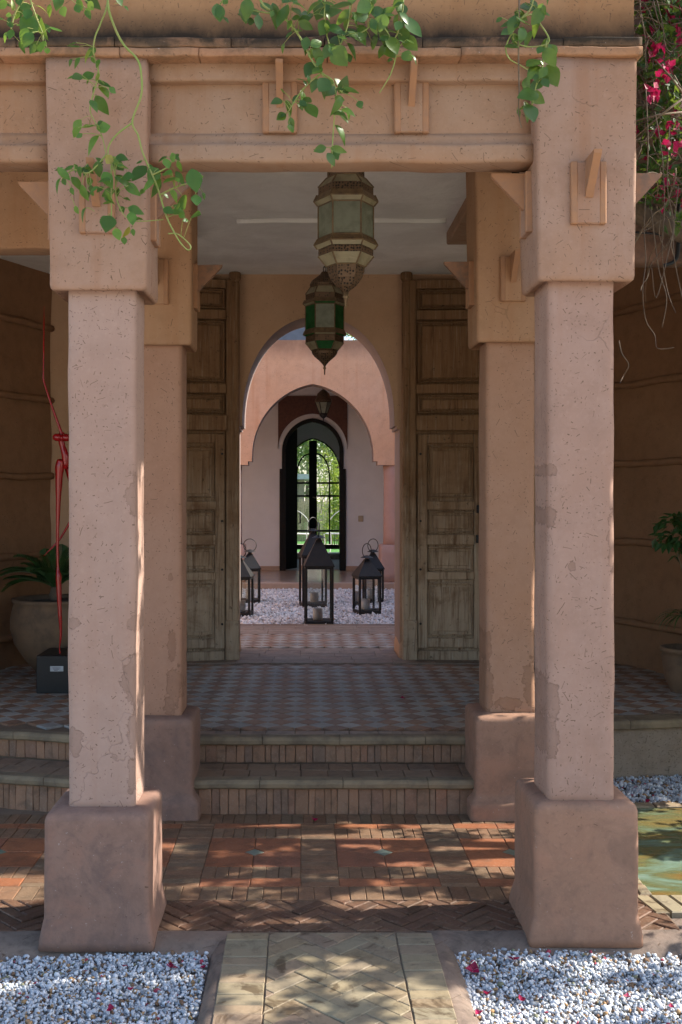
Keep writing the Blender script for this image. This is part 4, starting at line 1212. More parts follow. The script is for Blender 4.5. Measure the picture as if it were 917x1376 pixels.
for s_ in (-1, 1):
    MB().box(DX+s_*44.5*kw-.045*(s_ > 0), DX+s_*44.5*kw+.045*(s_ < 0), YW-.035, YW-.002, PZ, gz(630, YW), .006).build('jamb_casing', M['blackw'], dt)
    # leaf folded inward: half arch outline swung round the jamb
    x0 = DX+s_*36*kw; wleaf = .42
    ang = R(66) if s_ < 0 else R(95)
    dirx, diry = -s_*math.cos(ang), math.sin(ang)
    nn = 10; v = []; f = []
    for th in (0, .045):
        for i in range(nn+1):
            u = wleaf*i/nn; q = 1-u/wleaf
            ztop = spz-.05 + 39*kw*math.sqrt(max(0, 1-q*q*.98))
            px_, py_ = x0+dirx*u - diry*th*-s_, YW+.08+diry*u + dirx*th*0
            v.append((px_, py_, PZ+.01)); v.append((px_, py_, ztop))
    m_ = 2*(nn+1)
    for i in range(nn):
        for q in (0, m_): f.append((q+2*i, q+2*i+2, q+2*i+3, q+2*i+1))
        f.append((2*i+1, 2*i+3, m_+2*i+3, m_+2*i+1))
    f.append((0, 1, m_+1, m_)); f.append((2*nn, 2*nn+1, m_+2*nn+1, m_+2*nn))
    lf = MB().add(v, f).build('leaf', M['blackw'], dt)
hx = DX-36*kw+.42*math.cos(R(66))
MB().tube([(hx+.02, YW+.45, gz(690, YW)), (hx+.045, YW+.45, gz(690, YW)), (hx+.045, YW+.45, gz(704, YW)), (hx+.02, YW+.45, gz(704, YW))], .012, 6).build('handle', M['iron'], dt)
# glazed garden door
gt = thing('glazed_garden_door', (GX, YG, PZ), 'black framed glazed garden door with arched muntins', 'door')
def gbar(px0, px1, py0, py1, nm, d=.05, par=gt):
    return MB().box(gx(px0, YG), gx(px1, YG), YG-d/2+.05, YG+d/2+.05, gz(py1, YG), gz(py0, YG), .004).build(nm, M['blackw'], par)
gbar(415.5, 426.2, 592, 738, 'meeting_stile', .07)
for s_ in (-1, 1):
    c = 421
    X = lambda d: (c+s_*d, c+s_*d)
    def hb(d0, d1, y0, y1, nm): a, b2 = sorted((c+s_*d0, c+s_*d1)); return gbar(a, b2, y0, y1, nm)
    hb(35.2, 37.2, 630, 738, 'outer_stile')
    hb(5.4, 35, 732, 738, 'bottom_rail')
    for yy in (649, 666.5, 713.5): hb(5.4, 35, yy-1.3, yy+1.3, 'glazing_bar')
    hb(21.2, 23.2, 640, 731.5, 'glazing_bar')
    pts = []
    for i in range(13):
        w = R(90)*i/12; pts.append((gx(c+s_*(5+17*math.sin(w)), YG), YG+.05, gz(640-30*math.cos(w), YG)))
    MB().tube(pts, .015, 6).build('arched_bar', M['blackw'], gt)
    pts = [(x, YG+.05, z) for x, z in arch_pts(GX, 36.5*kg, gs, 45.4*kg, 'point', 14)[(0 if s_ < 0 else 14):(15 if s_ < 0 else None)]]
    MB().tube(pts, .02, 6).build('arched_head', M['blackw'], gt)
    for y0, y1 in ((592, 648), (650, 666), (667, 713), (714, 732)):
        for d0, d1 in ((5.6, 21), (23.4, 35)):
            a, b2 = sorted((c+s_*d0, c+s_*d1))
            if y0 == 592 and d0 > 20: y0_ = 618
            else: y0_ = y0 if y0 != 592 else 598
            ob('pane', mesh('pane', [(gx(a, YG), YG+.05, gz(y1, YG)), (gx(b2, YG), YG+.05, gz(y1, YG)), (gx(b2, YG), YG+.05, gz(y0_, YG)), (gx(a, YG), YG+.05, gz(y0_, YG))], [(0, 1, 2, 3)]), M['glass'], gt)
MB().tube([(gx(421, YG), YG+.02, gz(668, YG)), (gx(421, YG)-.0, YG-.04, gz(668, YG)), (gx(424.5, YG), YG-.045, gz(669, YG))], .012, 6).build('handle', M['brass'], gt)
tag(MB().box(gx(481.6, YW), gx(488.4, YW), YW-.014, YW-.0005, gz(701, YW), gz(693, YW), .004).build('light_switch', M['switch']), 'small cream light switch on the white gallery wall', 'switch')
o = [q for q in COL.objects if q.name.startswith('light_switch')][0]
MB().box(gx(483.6, YW), gx(486.4, YW), YW-.019, YW-.013, gz(699, YW), gz(695, YW), .002).build('rocker', M['switch'], o)

# ---------- candle lanterns
def candle_lantern(label, x, y, w, h, rz, ring=True, tilt=0):
    t = thing('candle_lantern', (x, y, CG-.004), label, 'lantern', 'black candle lanterns on the courtyard gravel')
    bw = w/2; roofz = h*.66; P = dict(world=False, loc=(0, 0, 0)); bar = .011
    MB().box(-bw, bw, -bw, bw, 0, .045, .006).build('base', M['iron'], t, **P)
    for sx in (-1, 1):
        for sy in (-1, 1):
            MB().box(sx*(bw-bar)-bar, sx*(bw-bar)+bar, sy*(bw-bar)-bar, sy*(bw-bar)+bar, .046, roofz-.001).build('post', M['iron'], t, **P)
    b = MB()
    for s_ in (-1, 1):
        b.box(-bw+.023, bw-.023, s_*(bw-bar)-bar+.001, s_*(bw-bar)+bar-.001, roofz-.022, roofz-.002)
        b.box(s_*(bw-bar)-bar+.001, s_*(bw-bar)+bar-.001, -bw+.023, bw-.023, roofz-.0215, roofz-.0015)
    b.build('head_frame', M['iron'], t, **P)
    for s_ in (-1, 1):
        for q in (0, 1):
            e = bw-.012; a = bw-.023
            v = [(-a, s_*e, .047), (a, s_*e, .047), (a, s_*e, roofz-.023), (-a, s_*e, roofz-.023)]
            if q: v = [(y_, x_, z_) for x_, y_, z_ in v]
            ob('pane', mesh('pane', v, [(0, 1, 2, 3)]), M['glass'], t, **P)
    rh = h*.30; e = bw+.008
    MB().lathe([(e*1.414, roofz), (e*1.414, roofz+.012), (.035, roofz+rh), (.02, roofz+rh+.002)], 4, rot=PI/4).build('roof', M['iron'], t, **P)
    c = MB().lathe([(.022, roofz+rh-.005), (.022, roofz+rh+.015), (.07, roofz+rh+.018), (.03, roofz+rh+.04), (.008, roofz+rh+.046)], 20).build('cap', M['iron'], t, **P)
    rr = .075
    MB().tube([(rr*math.sin(a), 0, roofz+rh+.03+rr*.85-rr*math.cos(a)) for a in [2*PI*i/24 for i in range(25)]], .005, 5).build('ring_handle', M['iron'], t, **P).rotation_euler = (0, 0, R(tilt))
    t.rotation_euler = (0, 0, R(rz)); return t
def candle(label, x, y, r=.048, h=.11):
    b = MB().lathe([(.0, 0), (r*.9, 0), (r, .01), (r, h), (r*.86, h), (r*.82, h*.75), (0.001, h*.74)], 20, (0, 0, 0), capped=False)
    o = b.build('candle', M['candle'], smooth=True, loc=(x, y, CG+.043))
    tag(o, label, 'candle', 'candles inside the lanterns')
    MB().tube([(0, 0, h*.72), (.003, 0, h*.86)], .002, 5).build('wick', M['blackbox'], o, world=False, loc=(0, 0, 0))
specs = [('tall black candle lantern standing nearest in the middle of the gravel', .157, 10.45, .275, .86, 2, 'white candle in the nearest tall lantern'),
         ('tall black candle lantern half hidden behind the nearest one', .115, 12.1, .28, .87, 8, 'white candle in the tall lantern half hidden behind'),
         ('short black candle lantern in front right beside the right door', .68, 11.36, .245, .60, 14, 'white candle in the front right short lantern'),
         ('short black candle lantern farthest right by the column', .82, 12.5, .225, .60, 4, 'white candle in the far right short lantern'),
         ('short black candle lantern cut off by the left door edge', -.655, 11.2, .25, .61, -6, 'white candle in the front left short lantern'),
         ('short black candle lantern farthest left behind the cut off one', -.615, 12.5, .235, .60, 5, 'white candle in the far left short lantern')]
for i, (lab, x, y, w, h, rz, cl) in enumerate(specs):
    candle_lantern(lab, x, y, w, h, rz, tilt=random.uniform(-40, 40) if i else 82)
    candle(cl, x+random.uniform(-.02, .02), y+random.uniform(-.02, .02))

# ================================================================== HANGING LANTERNS
def hang_lantern(label, px, Y, green, ztop):
    x = gx(px, Y); k = Y/F if not green else Y/F*1.0
    t = thing('hanging_lantern', (x, Y, ztop), label, 'lantern', 'hexagonal brass lanterns hanging from the porch ceiling')
    c = (x, Y, 0)
    if not green:
        s = 4.744; zz = lambda q: gz(220+q/s, Y); rr = lambda hw: hw*Y/F
        prof = dict(neck=((25, 40), (25, 88)), sh=((26, 95), (37, 153)), b1=((37, 155), (37, 200)), f1=((38.5, 202), (42.6, 242), (37.5, 272)), glass=((36.6, 274), (36.6, 480)),
                    f2=((37.5, 482), (42.2, 520), (38, 548)), b2=((37, 550), (37, 590)), bowl=((37, 592), (25.5, 658)), cup=((25.5, 660), (25, 690), (21, 735), (14, 780), (6, 808), (4, 818)), tip=((4, 818), (3, 838), (5, 850), (2.4, 862), (1.4, 905), (.4, 922)))
    else:
        s = 4.744; zz = lambda q: gz(220+q/s, Y); rr = lambda hw: hw*Y/F
        prof = dict(neck=((19.5, 786), (20, 770), (17, 745), (10, 720), (6, 705), (4, 690)), sh=((19, 788), (25.6, 834)), b1=((25.6, 836), (25.6, 870)), f1=((26.5, 871), (29, 893), (26.2, 906)), glass=((25.4, 908), (25.4, 1062)),
                    f2=((26.2, 1064), (28.6, 1090), (26.3, 1100)), b2=((25.6, 1102), (25.6, 1140)), bowl=((25.6, 1142), (17.5, 1190)), cup=((17.5, 1192), (17, 1210), (13.5, 1232), (7, 1258), (2.6, 1280), (1.2, 1292)), tip=((1.2, 1292), (2.2, 1305), (1.0, 1312), (.8, 1345)))
    hexr = 0.0  # corner pointing along +X gives a flat face to the front
    def lay(nm, mat, n=6, rot=hexr, cap=True, sm=False):
        P = [(rr(a), zz(q)) for a, q in prof[nm]]
        return MB().lathe(P, n, c, rot, cap)
    lay('neck', None, 6 if not green else 12).build('crown', M['pierced'], t)
    if not green:
        MB().lathe([(rr(25), zz(40)), (rr(27), zz(30)), (rr(20), zz(-10)), (rr(9), zz(-40)), (rr(4), zz(-60))], 6, c, hexr).build('dome', M['pierced'], t)
    def faces(nm, part, mats):
        # six separate panes, brass edge bars between them
        P = [(rr(a), zz(q)) for a, q in prof[nm]]
        for i in range(6):
            a0, a1 = PI/3*i, PI/3*(i+1); v = []
            for r_, z in (P[0], P[-1]):
                v += [(x+r_*math.cos(a0), Y+r_*math.sin(a0), z), (x+r_*math.cos(a1), Y+r_*math.sin(a1), z)]
            ob(part, mesh(part, [v[0], v[1], v[3], v[2]], [(0, 1, 2, 3)]), mats[i % len(mats)], t)
        for i in range(6):
            a0 = PI/3*i
            MB().tube([(x+r_*1.01*math.cos(a0), Y+r_*1.01*math.sin(a0), z) for r_, z in (P[0], P[-1])], .0042, 5).build('edge_bar', M['brass'], t)
    g1 = [M['gclear'], M['gclear'], M['gclear'], M['gclear'], M['gclear'], M['gclear']]
    gg = [M['ggreen'], M['gclear']]
    # face index: 4 faces the camera (angles 240-300)
    gmain = [M['gclear']]*6 if not green else [M['ggreen'], M['gclear'], M['ggreen'], M['ggreen'], M['gclear'], M['ggreen']]
    cream = [M['gcream']]*6 if not green else [M['gcream']]*6
    bowl = cream if not green else [M['gcream'], M['ggreen'], M['gcream'], M['gcream'], M['ggreen'], M['gcream']]
    faces('sh', 'shoulder_pane', cream)
    lay('b1', None).build('pierced_band', M['pierced'], t)
    P = prof['f1']; prof['fa'] = (P[0], P[1]); prof['fb'] = (P[1], P[2]); faces('fa', 'flange_plate', [M['brass']])
    faces('fb', 'flange_pane', cream if not green else [M['ggreen']]*6 if False else [M['gcream'], M['ggreen'], M['gcream'], M['gcream'], M['ggreen'], M['gcream']])
    faces('glass', 'glass_pane', gmain)
    P = prof['f2']; prof['fa'] = (P[0], P[1]); prof['fb'] = (P[1], P[2]); faces('fa', 'flange_plate', [M['brass']])
    faces('fb', 'flange_pane', cream if not green else [M['ggreen'], M['gcream'], M['ggreen'], M['ggreen'], M['gcream'], M['ggreen']])
    lay('b2', None).build('pierced_band', M['pierced'], t)
    faces('bowl', 'bowl_pane', bowl)
    lay('cup', None, 6 if not green else 16).build('pierced_cup', M['pierced'], t, smooth=green)
    lay('tip', None, 10).build('finial', M['brass'], t, True)
    # horizontal brass rims
    for nm, i in (('f1', 1), ('f2', 1), ('glass', 0), ('glass', 1), ('bowl', 1), ('sh', 0)):
        a, q = prof[nm][i]
        pts = [(x+rr(a)*1.01*math.cos(PI/3*j), Y+rr(a)*1.01*math.sin(PI/3*j), zz(q)) for j in range(7)]
        b = MB()
        for u, w in zip(pts, pts[1:]): b.tube([u, w], .004, 5)
        b.build('rim', M['brass'], t)
    zt = zz(690 if green else -58)
    ch = t_ = MB(); nlink = max(2, int((ztop-zt)/.03))
    for i in range(nlink):
        z = zt+(ztop-zt)*(i+.5)/nlink; hl = (ztop-zt)/nlink*.62
        a = (i % 2)*PI/2
        pts = [(x+.009*math.cos(w)*math.cos(a), Y+.009*math.cos(w)*math.sin(a), z+hl*math.sin(w)) for w in [2*PI*j/10 for j in range(11)]]
        ch.tube(pts, .0028, 4)
    ch.build('chain', M['iron'], t)
    return t
hang_lantern('large hexagonal brass lantern with pale pressed glass hanging in front', 465, 4.9, False, CZ)
hang_lantern('hexagonal brass lantern with green glass panes hanging behind the pale one', 436.5, 7.05, True, CZ)
# small gallery lantern
YL = 15.3; kl = YL/F; xl = gx(434.8, YL)
t = thing('gallery_lantern', (xl, YL, gz(565, YL)), 'small dark lantern hanging inside the pink pointed arch', 'lantern')
MB().lathe([(11.4*kl, gz(540.5, YL)), (11.6*kl, gz(538.5, YL)), (10*kl, gz(535, YL)), (8*kl, gz(529, YL)), (4*kl, gz(525, YL)), (1.2*kl, gz(523, YL)), (1*kl, gz(518, YL))], 12, (xl, YL, 0)).build('dome', M['pierced'], t, True)
for i in range(6):
    a0, a1 = PI/3*i, PI/3*(i+1)
    q = [(10.5*kl, gz(541, YL)), (5.2*kl, gz(556, YL))]
    v = [(xl+r_*math.cos(a), YL+r_*math.sin(a), z) for (r_, z), a in ((q[1], a0), (q[1], a1), (q[0], a1), (q[0], a0))]
    ob('pane', mesh('pane', v, [(0, 1, 2, 3)]), M['gclear'], t)
    MB().tube([v[0], v[3]], .007, 5).build('edge_bar', M['iron'], t)
MB().lathe([(5.4*kl, gz(555.5, YL)), (5.4*kl, gz(558, YL)), (3*kl, gz(561, YL)), (.8*kl, gz(562.5, YL)), (.5*kl, gz(566.5, YL))], 10, (xl, YL, 0)).build('finial', M['iron'], t, True)
MB().tube([(xl, YL, gz(518, YL)), (xl, YL, 3.4)], .006, 5).build('rod', M['iron'], t)

# ================================================================== SCULPTURE, POTS
YS = 6.72
bx0 = gx(49, 6.64)
t = thing('sculpture_base', (bx0+.17, 6.8, FZ), 'black box pedestal with a small label under the red sculpture', 'pedestal')
MB().box(bx0, bx0+.34, 6.64, 6.98, FZ, FZ+.235, .004).build('box', M['blackbox'], t)
pl = MB().box(gx(68, 6.64), gx(85.5, 6.64), 6.634, 6.6395, gz(902, 6.64), gz(895, 6.64)).build('label_plate', M['plate'], t)
for i in range(3):
    MB().box(gx(71+i, 6.64), gx(82-i*2, 6.64), 6.633, 6.6338, gz(897.3+i*1.7, 6.64)-.0012, gz(897.3+i*1.7, 6.64)+.0012).build('text_line', M['blackbox'], pl)
t = thing('red_sculpture', (gx(81, YS), YS, FZ+.235), 'slender glossy red abstract figure standing on a black box', 'sculpture')
def limb(nm, pts, dy=0):
    P = [at(px, py, YS+dy) for px, py, r in pts]; rr = [r*.86*YS/F for _, _, r in pts]
    # resample smoothly
    Q = []; q = []
    for i in range(len(P)-1):
        for s_ in range(6):
            u = s_/6; a, b_, c_, d_ = P[max(i-1, 0)], P[i], P[i+1], P[min(i+2, len(P)-1)]
            Q.append(((2*b_)+(c_-a)*u+(2*a-5*b_+4*c_-d_)*u*u+(3*b_-a-3*c_+d_)*u**3)*.5)
            w = u*u*(3-2*u); q.append(rr[i]*(1-w)+rr[i+1]*w)
    Q.append(P[-1]); q.append(rr[-1])
    MB().tube(Q, q, 14).build(nm, M['red'], t, True)
limb('leg', [(81, 878.5, .8), (80.5, 870, 1.0), (82, 850, 2.0), (80.5, 820, 3.2), (79.5, 790, 4.2), (79, 775, 4.6), (78, 762, 2.2), (77.5, 740, 2.0), (77.8, 710, 2.6), (78.5, 680, 3.6), (79.5, 645, 5.6), (80.5, 628, 7.2), (82, 620, 6.5), (83, 617, 2)])
limb('torso', [(88, 630, 3), (88.5, 622, 5.5), (87.5, 610, 5.6), (84.5, 600, 4.6), (83, 592, 5.0), (83.5, 584, 5.0), (84, 580, 2)], .01)
limb('chest', [(71, 587.5, .4), (72.2, 587.5, 3.8), (75.5, 587.5, 6.0), (79.5, 588, 6.0), (83.5, 588.5, 4.4), (87.5, 588, 6.0), (91.5, 588, 6.0), (94.8, 588, 3.8), (96, 588, .4)], -.03)
limb('arm', [(83.5, 585, 2.6), (81.5, 578, 2.2), (75, 560, 1.9), (67, 537, 1.6), (60, 515, 1.5), (58.6, 508, 1.4), (59, 480, 1.3), (59.4, 440, 1.0), (59.5, 411, .3)], 0)
limb('rear_leg', [(92, 628, 6), (99, 660, 4), (104, 690, 2.6), (97, 697, 2.0), (80, 725, 1.6), (58.5, 747.5, .5)], .06)

t = thing('terracotta_pot', (gx(75, 7.3), 7.3, FZ), 'big weathered clay pot beside the red sculpture', 'pot')
kp = 7.3/F; zp = lambda py: gz(py, 7.3)
c = (gx(75, 7.3), 7.3, 0)
MB().lathe([(24*kp, FZ-.001), (27*kp, zp(900)), (40*kp, zp(885)), (54*kp, zp(863)), (59.5*kp, zp(843)), (59.5*kp, zp(830)), (56.5*kp, zp(815)), (54.5*kp, zp(810)), (57*kp, zp(808)), (57.5*kp, zp(803.5)), (55*kp, zp(803)), (52*kp, zp(806)), (51*kp, zp(815))], 40, c, capped=False).build('body', M['pot'], t, True)
MB().lathe([(51.5*kp, zp(812)), (30*kp, zp(807)), (.002, zp(806))], 24, c, capped=False).build('soil', M['soil'], t, True)
t = thing('cycad_palm', (c[0], c[1], zp(806)), 'dark green cycad growing in the big clay pot', 'plant')
MB().lathe([(8*kp, zp(808)), (9*kp, zp(800)), (6*kp, zp(790)), (2*kp, zp(785))], 12, c).build('stem', M['bark'], t, True)
def frond(base, az, el, L, droop, par, n=26, lw=.11, mat='palm'):
    d = Vector((math.cos(az), math.sin(az), 0)); p = Vector(base); pts = [p.copy()]
    e = el
    for i in range(14):
        p = p + (d*math.cos(e)+Vector((0, 0, math.sin(e))))*(L/14); e -= droop/14; pts.append(p.copy())
    MB().tube(pts, [.006*(1-i/15)+.0012 for i in range(15)], 5).build('frond_rib', M[mat], par)
    b = MB(); side = Vector((-d.y, d.x, 0))
    for i in range(n):
        tt = .12+.88*i/n; q = tt*14; j = min(int(q), 13); a = pts[j].lerp(pts[j+1], q-j); tg = (pts[min(j+1, 14)]-pts[j]).normalized()
        ll = lw*math.sin(PI*min(1, .12+tt*.9))**.6
        for s_ in (-1, 1):
            dd = (side*s_*.80+tg*.55+Vector((0, 0, .22))).normalized(); w = tg*.0058
            tip = a+dd*ll-Vector((0, 0, .012))
            md = a+dd*ll*.5+Vector((0, 0, .004))
            b.add([a-w*.5, a+w*.5, md+w, tip, md-w], [(0, 1, 2, 3, 4)])
    b.build('frond', M[mat], par, fix=False)
for i in range(15):
    az = R(180) + i*R(137.5); el = R(random.uniform(22, 78))
    frond((c[0]+.02*math.cos(az), c[1]+.02*math.sin(az), zp(788)), az, el, random.uniform(.34, .44), R(random.uniform(30, 75)), t)
frond((c[0], c[1], zp(790)), R(184), R(48), .50, R(95), t)
frond((c[0], c[1], zp(790)), R(200), R(30), .36, R(40), t)
frond((c[0], c[1], zp(790)), R(262), R(70), .34, R(30), t)

def leaf_tri(b, p, d, n_, L, w):
    d = d.normalized(); s_ = d.cross(n_)
    if s_.length < 1e-4: s_ = d.cross(Vector((1, .2, 0)))
    s_.normalize(); up = s_.cross(d)
    b.add([p, p+d*L*.4+s_*w*.5+up*w*.12, p+d*L, p+d*L*.4-s_*w*.5+up*w*.12, p+d*L*.45-up*w*.05], [(0, 1, 4), (1, 2, 4), (2, 3, 4), (3, 0, 4)])
def rv(): return Vector((random.gauss(0, 1), random.gauss(0, 1), random.gauss(0, 1))).normalized()
# potted plants cut by the right edge
YR = 6.7; c = (gx(924, YR), YR)
t = thing('terracotta_pot', (c[0], c[1], FZ), 'clay pot cut off by the right edge of the terrace', 'pot')
MB().lathe([(.10, FZ-.001), (.14, FZ+.10), (.155, FZ+.22), (.15, FZ+.25), (.165, FZ+.252), (.165, FZ+.28), (.14, FZ+.28), (.13, FZ+.22)], 28, (c[0], c[1], 0), capped=False).build('body', M['pot'], t, True)
MB().lathe([(.135, FZ+.24), (.002, FZ+.25)], 20, (c[0], c[1], 0), capped=False).build('soil', M['soil'], t)
t = thing('potted_plant', (c[0], c[1], FZ+.24), 'dark leafy plant at the right edge with arching strap leaves below', 'plant')
for (tx, ty, sp_) in ((902, 712, 1), (915, 700, 1), (925, 730, 1)):
    q = at(tx, ty, YR); MB().tube([(c[0], c[1], FZ+.24), ((c[0]+q.x)/2+.03, YR, (FZ+.24+q.z)/2+.1), q], [.008, .006, .004], 5).build('stem', M['stemw'], t)
    b = MB()
    for i in range(40):
        p = q+Vector((random.uniform(-.08, .08), random.uniform(-.08, .08), random.uniform(-.09, .07))); leaf_tri(b, p, Vector((random.uniform(-1, .5), random.uniform(-.6, .6), random.uniform(-.9, .2))), Vector((0, -.5, 1)), .075, .036)
    b.build('leaves', M['palm'], t, fix=False)
for i in range(26):
    az = R(random.uniform(110, 260)); L = random.uniform(.18, .30); p = Vector((c[0], c[1], gz(835, YR))); e = R(random.uniform(35, 75))
    pts = []; d = Vector((math.cos(az), math.sin(az)*.7, 0))
    for k in range(10):
        pts.append(p.copy()); p = p+(d*math.cos(e)+Vector((0, 0, math.sin(e))))*L/9; e -= R(14)
    b = MB(); sd_ = Vector((-d.y, d.x, 0)).normalized()
    for k, q in enumerate(pts):
        w = .008*(1-(k/9)**2)+.0008; b.v += [tuple(q-sd_*w), tuple(q+sd_*w)]
    b.f = [(2*k, 2*k+1, 2*k+3, 2*k+2) for k in range(9)]
    b.build('strap_leaf', M['palm'], t, fix=False)

# ================================================================== VINES
def leaf_mesh(name, curl, wid):
    """ovate pointed leaf, length 1 along +Y, midrib fold"""
    outl = [(0, 0), (.16, .10), (.30, .26), (.35, .42), (.31, .60), (.20, .78), (.09, .91), (0, 1.0)]
    v = []; f = []
    for i, (x, y) in enumerate(outl):
        z = -curl*y*y
        v.append((0, y, z-.0)); 
        if 0 < i < len(outl)-1:
            v.append((x*wid, y, z+.10*x*1.6)); v.append((-x*wid, y, z+.10*x*1.6))
    # index map
    idx = []; k = 0
    for i in range(len(outl)):
        if i in (0, len(outl)-1): idx.append((k, None, None)); k += 1
        else: idx.append((k, k+1, k+2)); k += 3
    for a, b_ in zip(idx, idx[1:]):
        if a[1] is None: f += [(a[0], b_[1], b_[0]), (a[0], b_[0], b_[2])]
        elif b_[1] is None: f += [(a[0], a[1], b_[0]), (a[0], b_[0], a[2])]
        else: f += [(a[0], a[1], b_[1], b_[0]), (a[0], b_[0], b_[2], a[2])]
    return mesh(name, v, f, True)
LM = [leaf_mesh('vine_leaf', c_, w_) for c_, w_ in ((.10, 1.0), (.30, .95), (-.12, 1.1), (.45, .85), (.75, .7), (-.35, .9), (.2, 1.25))]
LMD = [m.copy() for m in LM]
for m in LM: m.materials.append(M['leafv'])
for m in LMD: m.materials.append(M['leafd'])
def smoothpath(P, k=5):
    Q = []
    for i in range(len(P)-1):
        a, b_, c_, d_ = P[max(i-1, 0)], P[i], P[i+1], P[min(i+2, len(P)-1)]
        for s_ in range(k):
            u = s_/k; Q.append(((2*b_)+(c_-a)*u+(2*a-5*b_+4*c_-d_)*u*u+(3*b_-a-3*c_+d_)*u**3)*.5)
    Q.append(P[-1]); return Q
def vine(label, Y, stems, leaves, size, dark=False, jit=3):
    p0 = stems[0][0]
    t = thing('hanging_vine', at(p0[0], p0[1], Y), label, 'vine', 'green vines hanging over the porch front')
    allp = []
    for st in stems:
        P = [at(q[0], q[1], Y+(q[2] if len(q) > 2 else 0)) for q in st]
        rad = st[0][3] if len(st[0]) > 3 else .0032
        Q = smoothpath(P); allp += Q
        n = len(Q); MB().tube(Q, [rad*(1-.5*i/n) for i in range(n)], 6).build('stem', M['stemw'] if len(st[0]) > 4 else M['stemg'], t, True)
    pool = LMD if dark else LM
    extra = [(q[0]+random.uniform(-14, 14), q[1]+random.uniform(-12, 12), random.uniform(.45, .95)) for q in leaves if random.random() < (1.0 if q[1] < 75 or q[0] < 280 else .6)]
    for q in list(leaves)+extra:
        px, py = q[0]+random.uniform(-jit, jit), q[1]+random.uniform(-jit, jit); sz = size*(q[2] if len(q) > 2 else random.uniform(.75, 1.25))
        sz *= random.choice((.7, .85, 1.0, 1.0, 1.12)); yy = Y+random.uniform(-.07, .07); tip = at(px, py, yy)
        base = min(allp, key=lambda a: (a-tip).length)
        ctr = tip
        # leaf hangs: tip pointing down / away from stem
        d = Vector((ctr.x-base.x, 0, ctr.z-base.z)); 
        if d.length < .01: d = Vector((random.uniform(-1, 1), 0, -.5))
        d.normalize(); d = (d*.8+Vector((random.uniform(-.4, .4), random.uniform(-.55, .25), random.uniform(-1.1, -.1)))).normalized()
        nrm = Vector((random.uniform(-.9, .9), -1, random.uniform(-.2, 1.3))); nrm = (nrm-d*nrm.dot(d)).normalized()
        x_ = d.cross(nrm)
        mt = Matrix((x_, d, nrm)).transposed().to_4x4() @ Matrix.Diagonal((sz, sz, sz, 1))
        o = ob('leaf', random.choice(pool), None, t, world=False)
        start = ctr-d*sz*.5
        mt.translation = start - wpos(t); o.matrix_local = mt
        pet = base if (base-start).length < .09 else start+(base-start).normalized()*.03
        MB().tube([pet, start.lerp(pet, .5)+Vector((0, 0, .004)), start], .0011, 4).build('petiole', M['stemg'], o.parent)
    return t
vine('leafy vine sprays hanging at the top left corner', 3.42, [[(45, -60, .05), (40, -10), (48, 20), (58, 45)], [(40, -10), (22, 15), (14, 45)], [(48, -30), (80, 0), (95, -15)]],
     [(35, 10, 1), (50, 28, 1.3), (22, 22), (12, 48, .7), (30, 45), (66, 38, 1.3), (40, 55), (55, 62), (78, 2), (60, 10), (25, 0), (8, 20), (38, 32, 1.3), (110, 6, 1), (122, 2), (115, 15, .7), (160, 0, .9), (30, 60, .6), (15, 35, .5), (5, 5, .8)], .050)
vine('long green vine looping down over the left front capital', 3.50, [
     [(145, -70, .12), (145, 0), (136, 30), (128, 50), (126, 72), (133, 98), (128, 118), (121, 145), (127, 162), (137, 182), (143, 208)],
     [(145, -70, .12, .0042), (145, 0), (151, 28), (165, 58), (185, 80), (190, 100), (190, 128), (178, 163), (186, 182), (192, 205), (205, 235), (212, 252), (222, 285), (229, 302), (242, 325), (253, 336), (256, 330), (240, 315), (226, 314)],
     [(178, 165), (158, 180), (147, 195), (146, 210), (155, 235), (156, 262), (165, 286), (182, 297), (220, 295)],
     [(143, 208), (120, 232), (100, 228), (84, 238)], [(205, 235), (225, 225), (232, 215)], [(215, 262), (240, 250), (262, 245)], [(150, 222), (150, 260), (150, 300)]],
     [(101, 67, 1), (116, 73), (122, 70), (97, 84, .8), (102, 102, 1.3), (118, 103, 1.2), (134, 106, .9), (140, 116, 1.1), (142, 122), (135, 139, 1.3), (103, 172, 1.2), (120, 168, .9), (139, 168, .9), (122, 187, 1.3),
      (77, 246, 1.1), (92, 225), (82, 233), (106, 243, 1.1), (118, 231, 1.2), (100, 220, .7), (130, 228, 1.1), (137, 240, 1.3), (146, 243, 1.1), (148, 214), (158, 222, 1), (162, 226, 1.1), (185, 230, 1.4), (170, 246, 1), (180, 252, 1.3), (147, 262, 1.1), (112, 262), (107, 283, 1.1), (143, 275, .8), (170, 266, .8), (182, 283, 1.3), (176, 292, 1), (148, 301, 1.2), (155, 316, 1.1), (173, 310, 1.2), (190, 291, .8), (200, 247, 1.1), (204, 232), (222, 222, 1), (232, 214, .8), (236, 239, 1.1), (243, 240, 1), (262, 243, 1.5), (232, 263, 1), (228, 284, 1.3), (240, 281, .9), (247, 274, 1.2), (265, 271, 1), (266, 287, 1.1), (225, 240, 1), (240, 214, .7), (128, 250, 1.1), (160, 240, 1.0), (120, 245), (135, 218, .8), (165, 212, .8), (208, 250, 1.0)], .047)
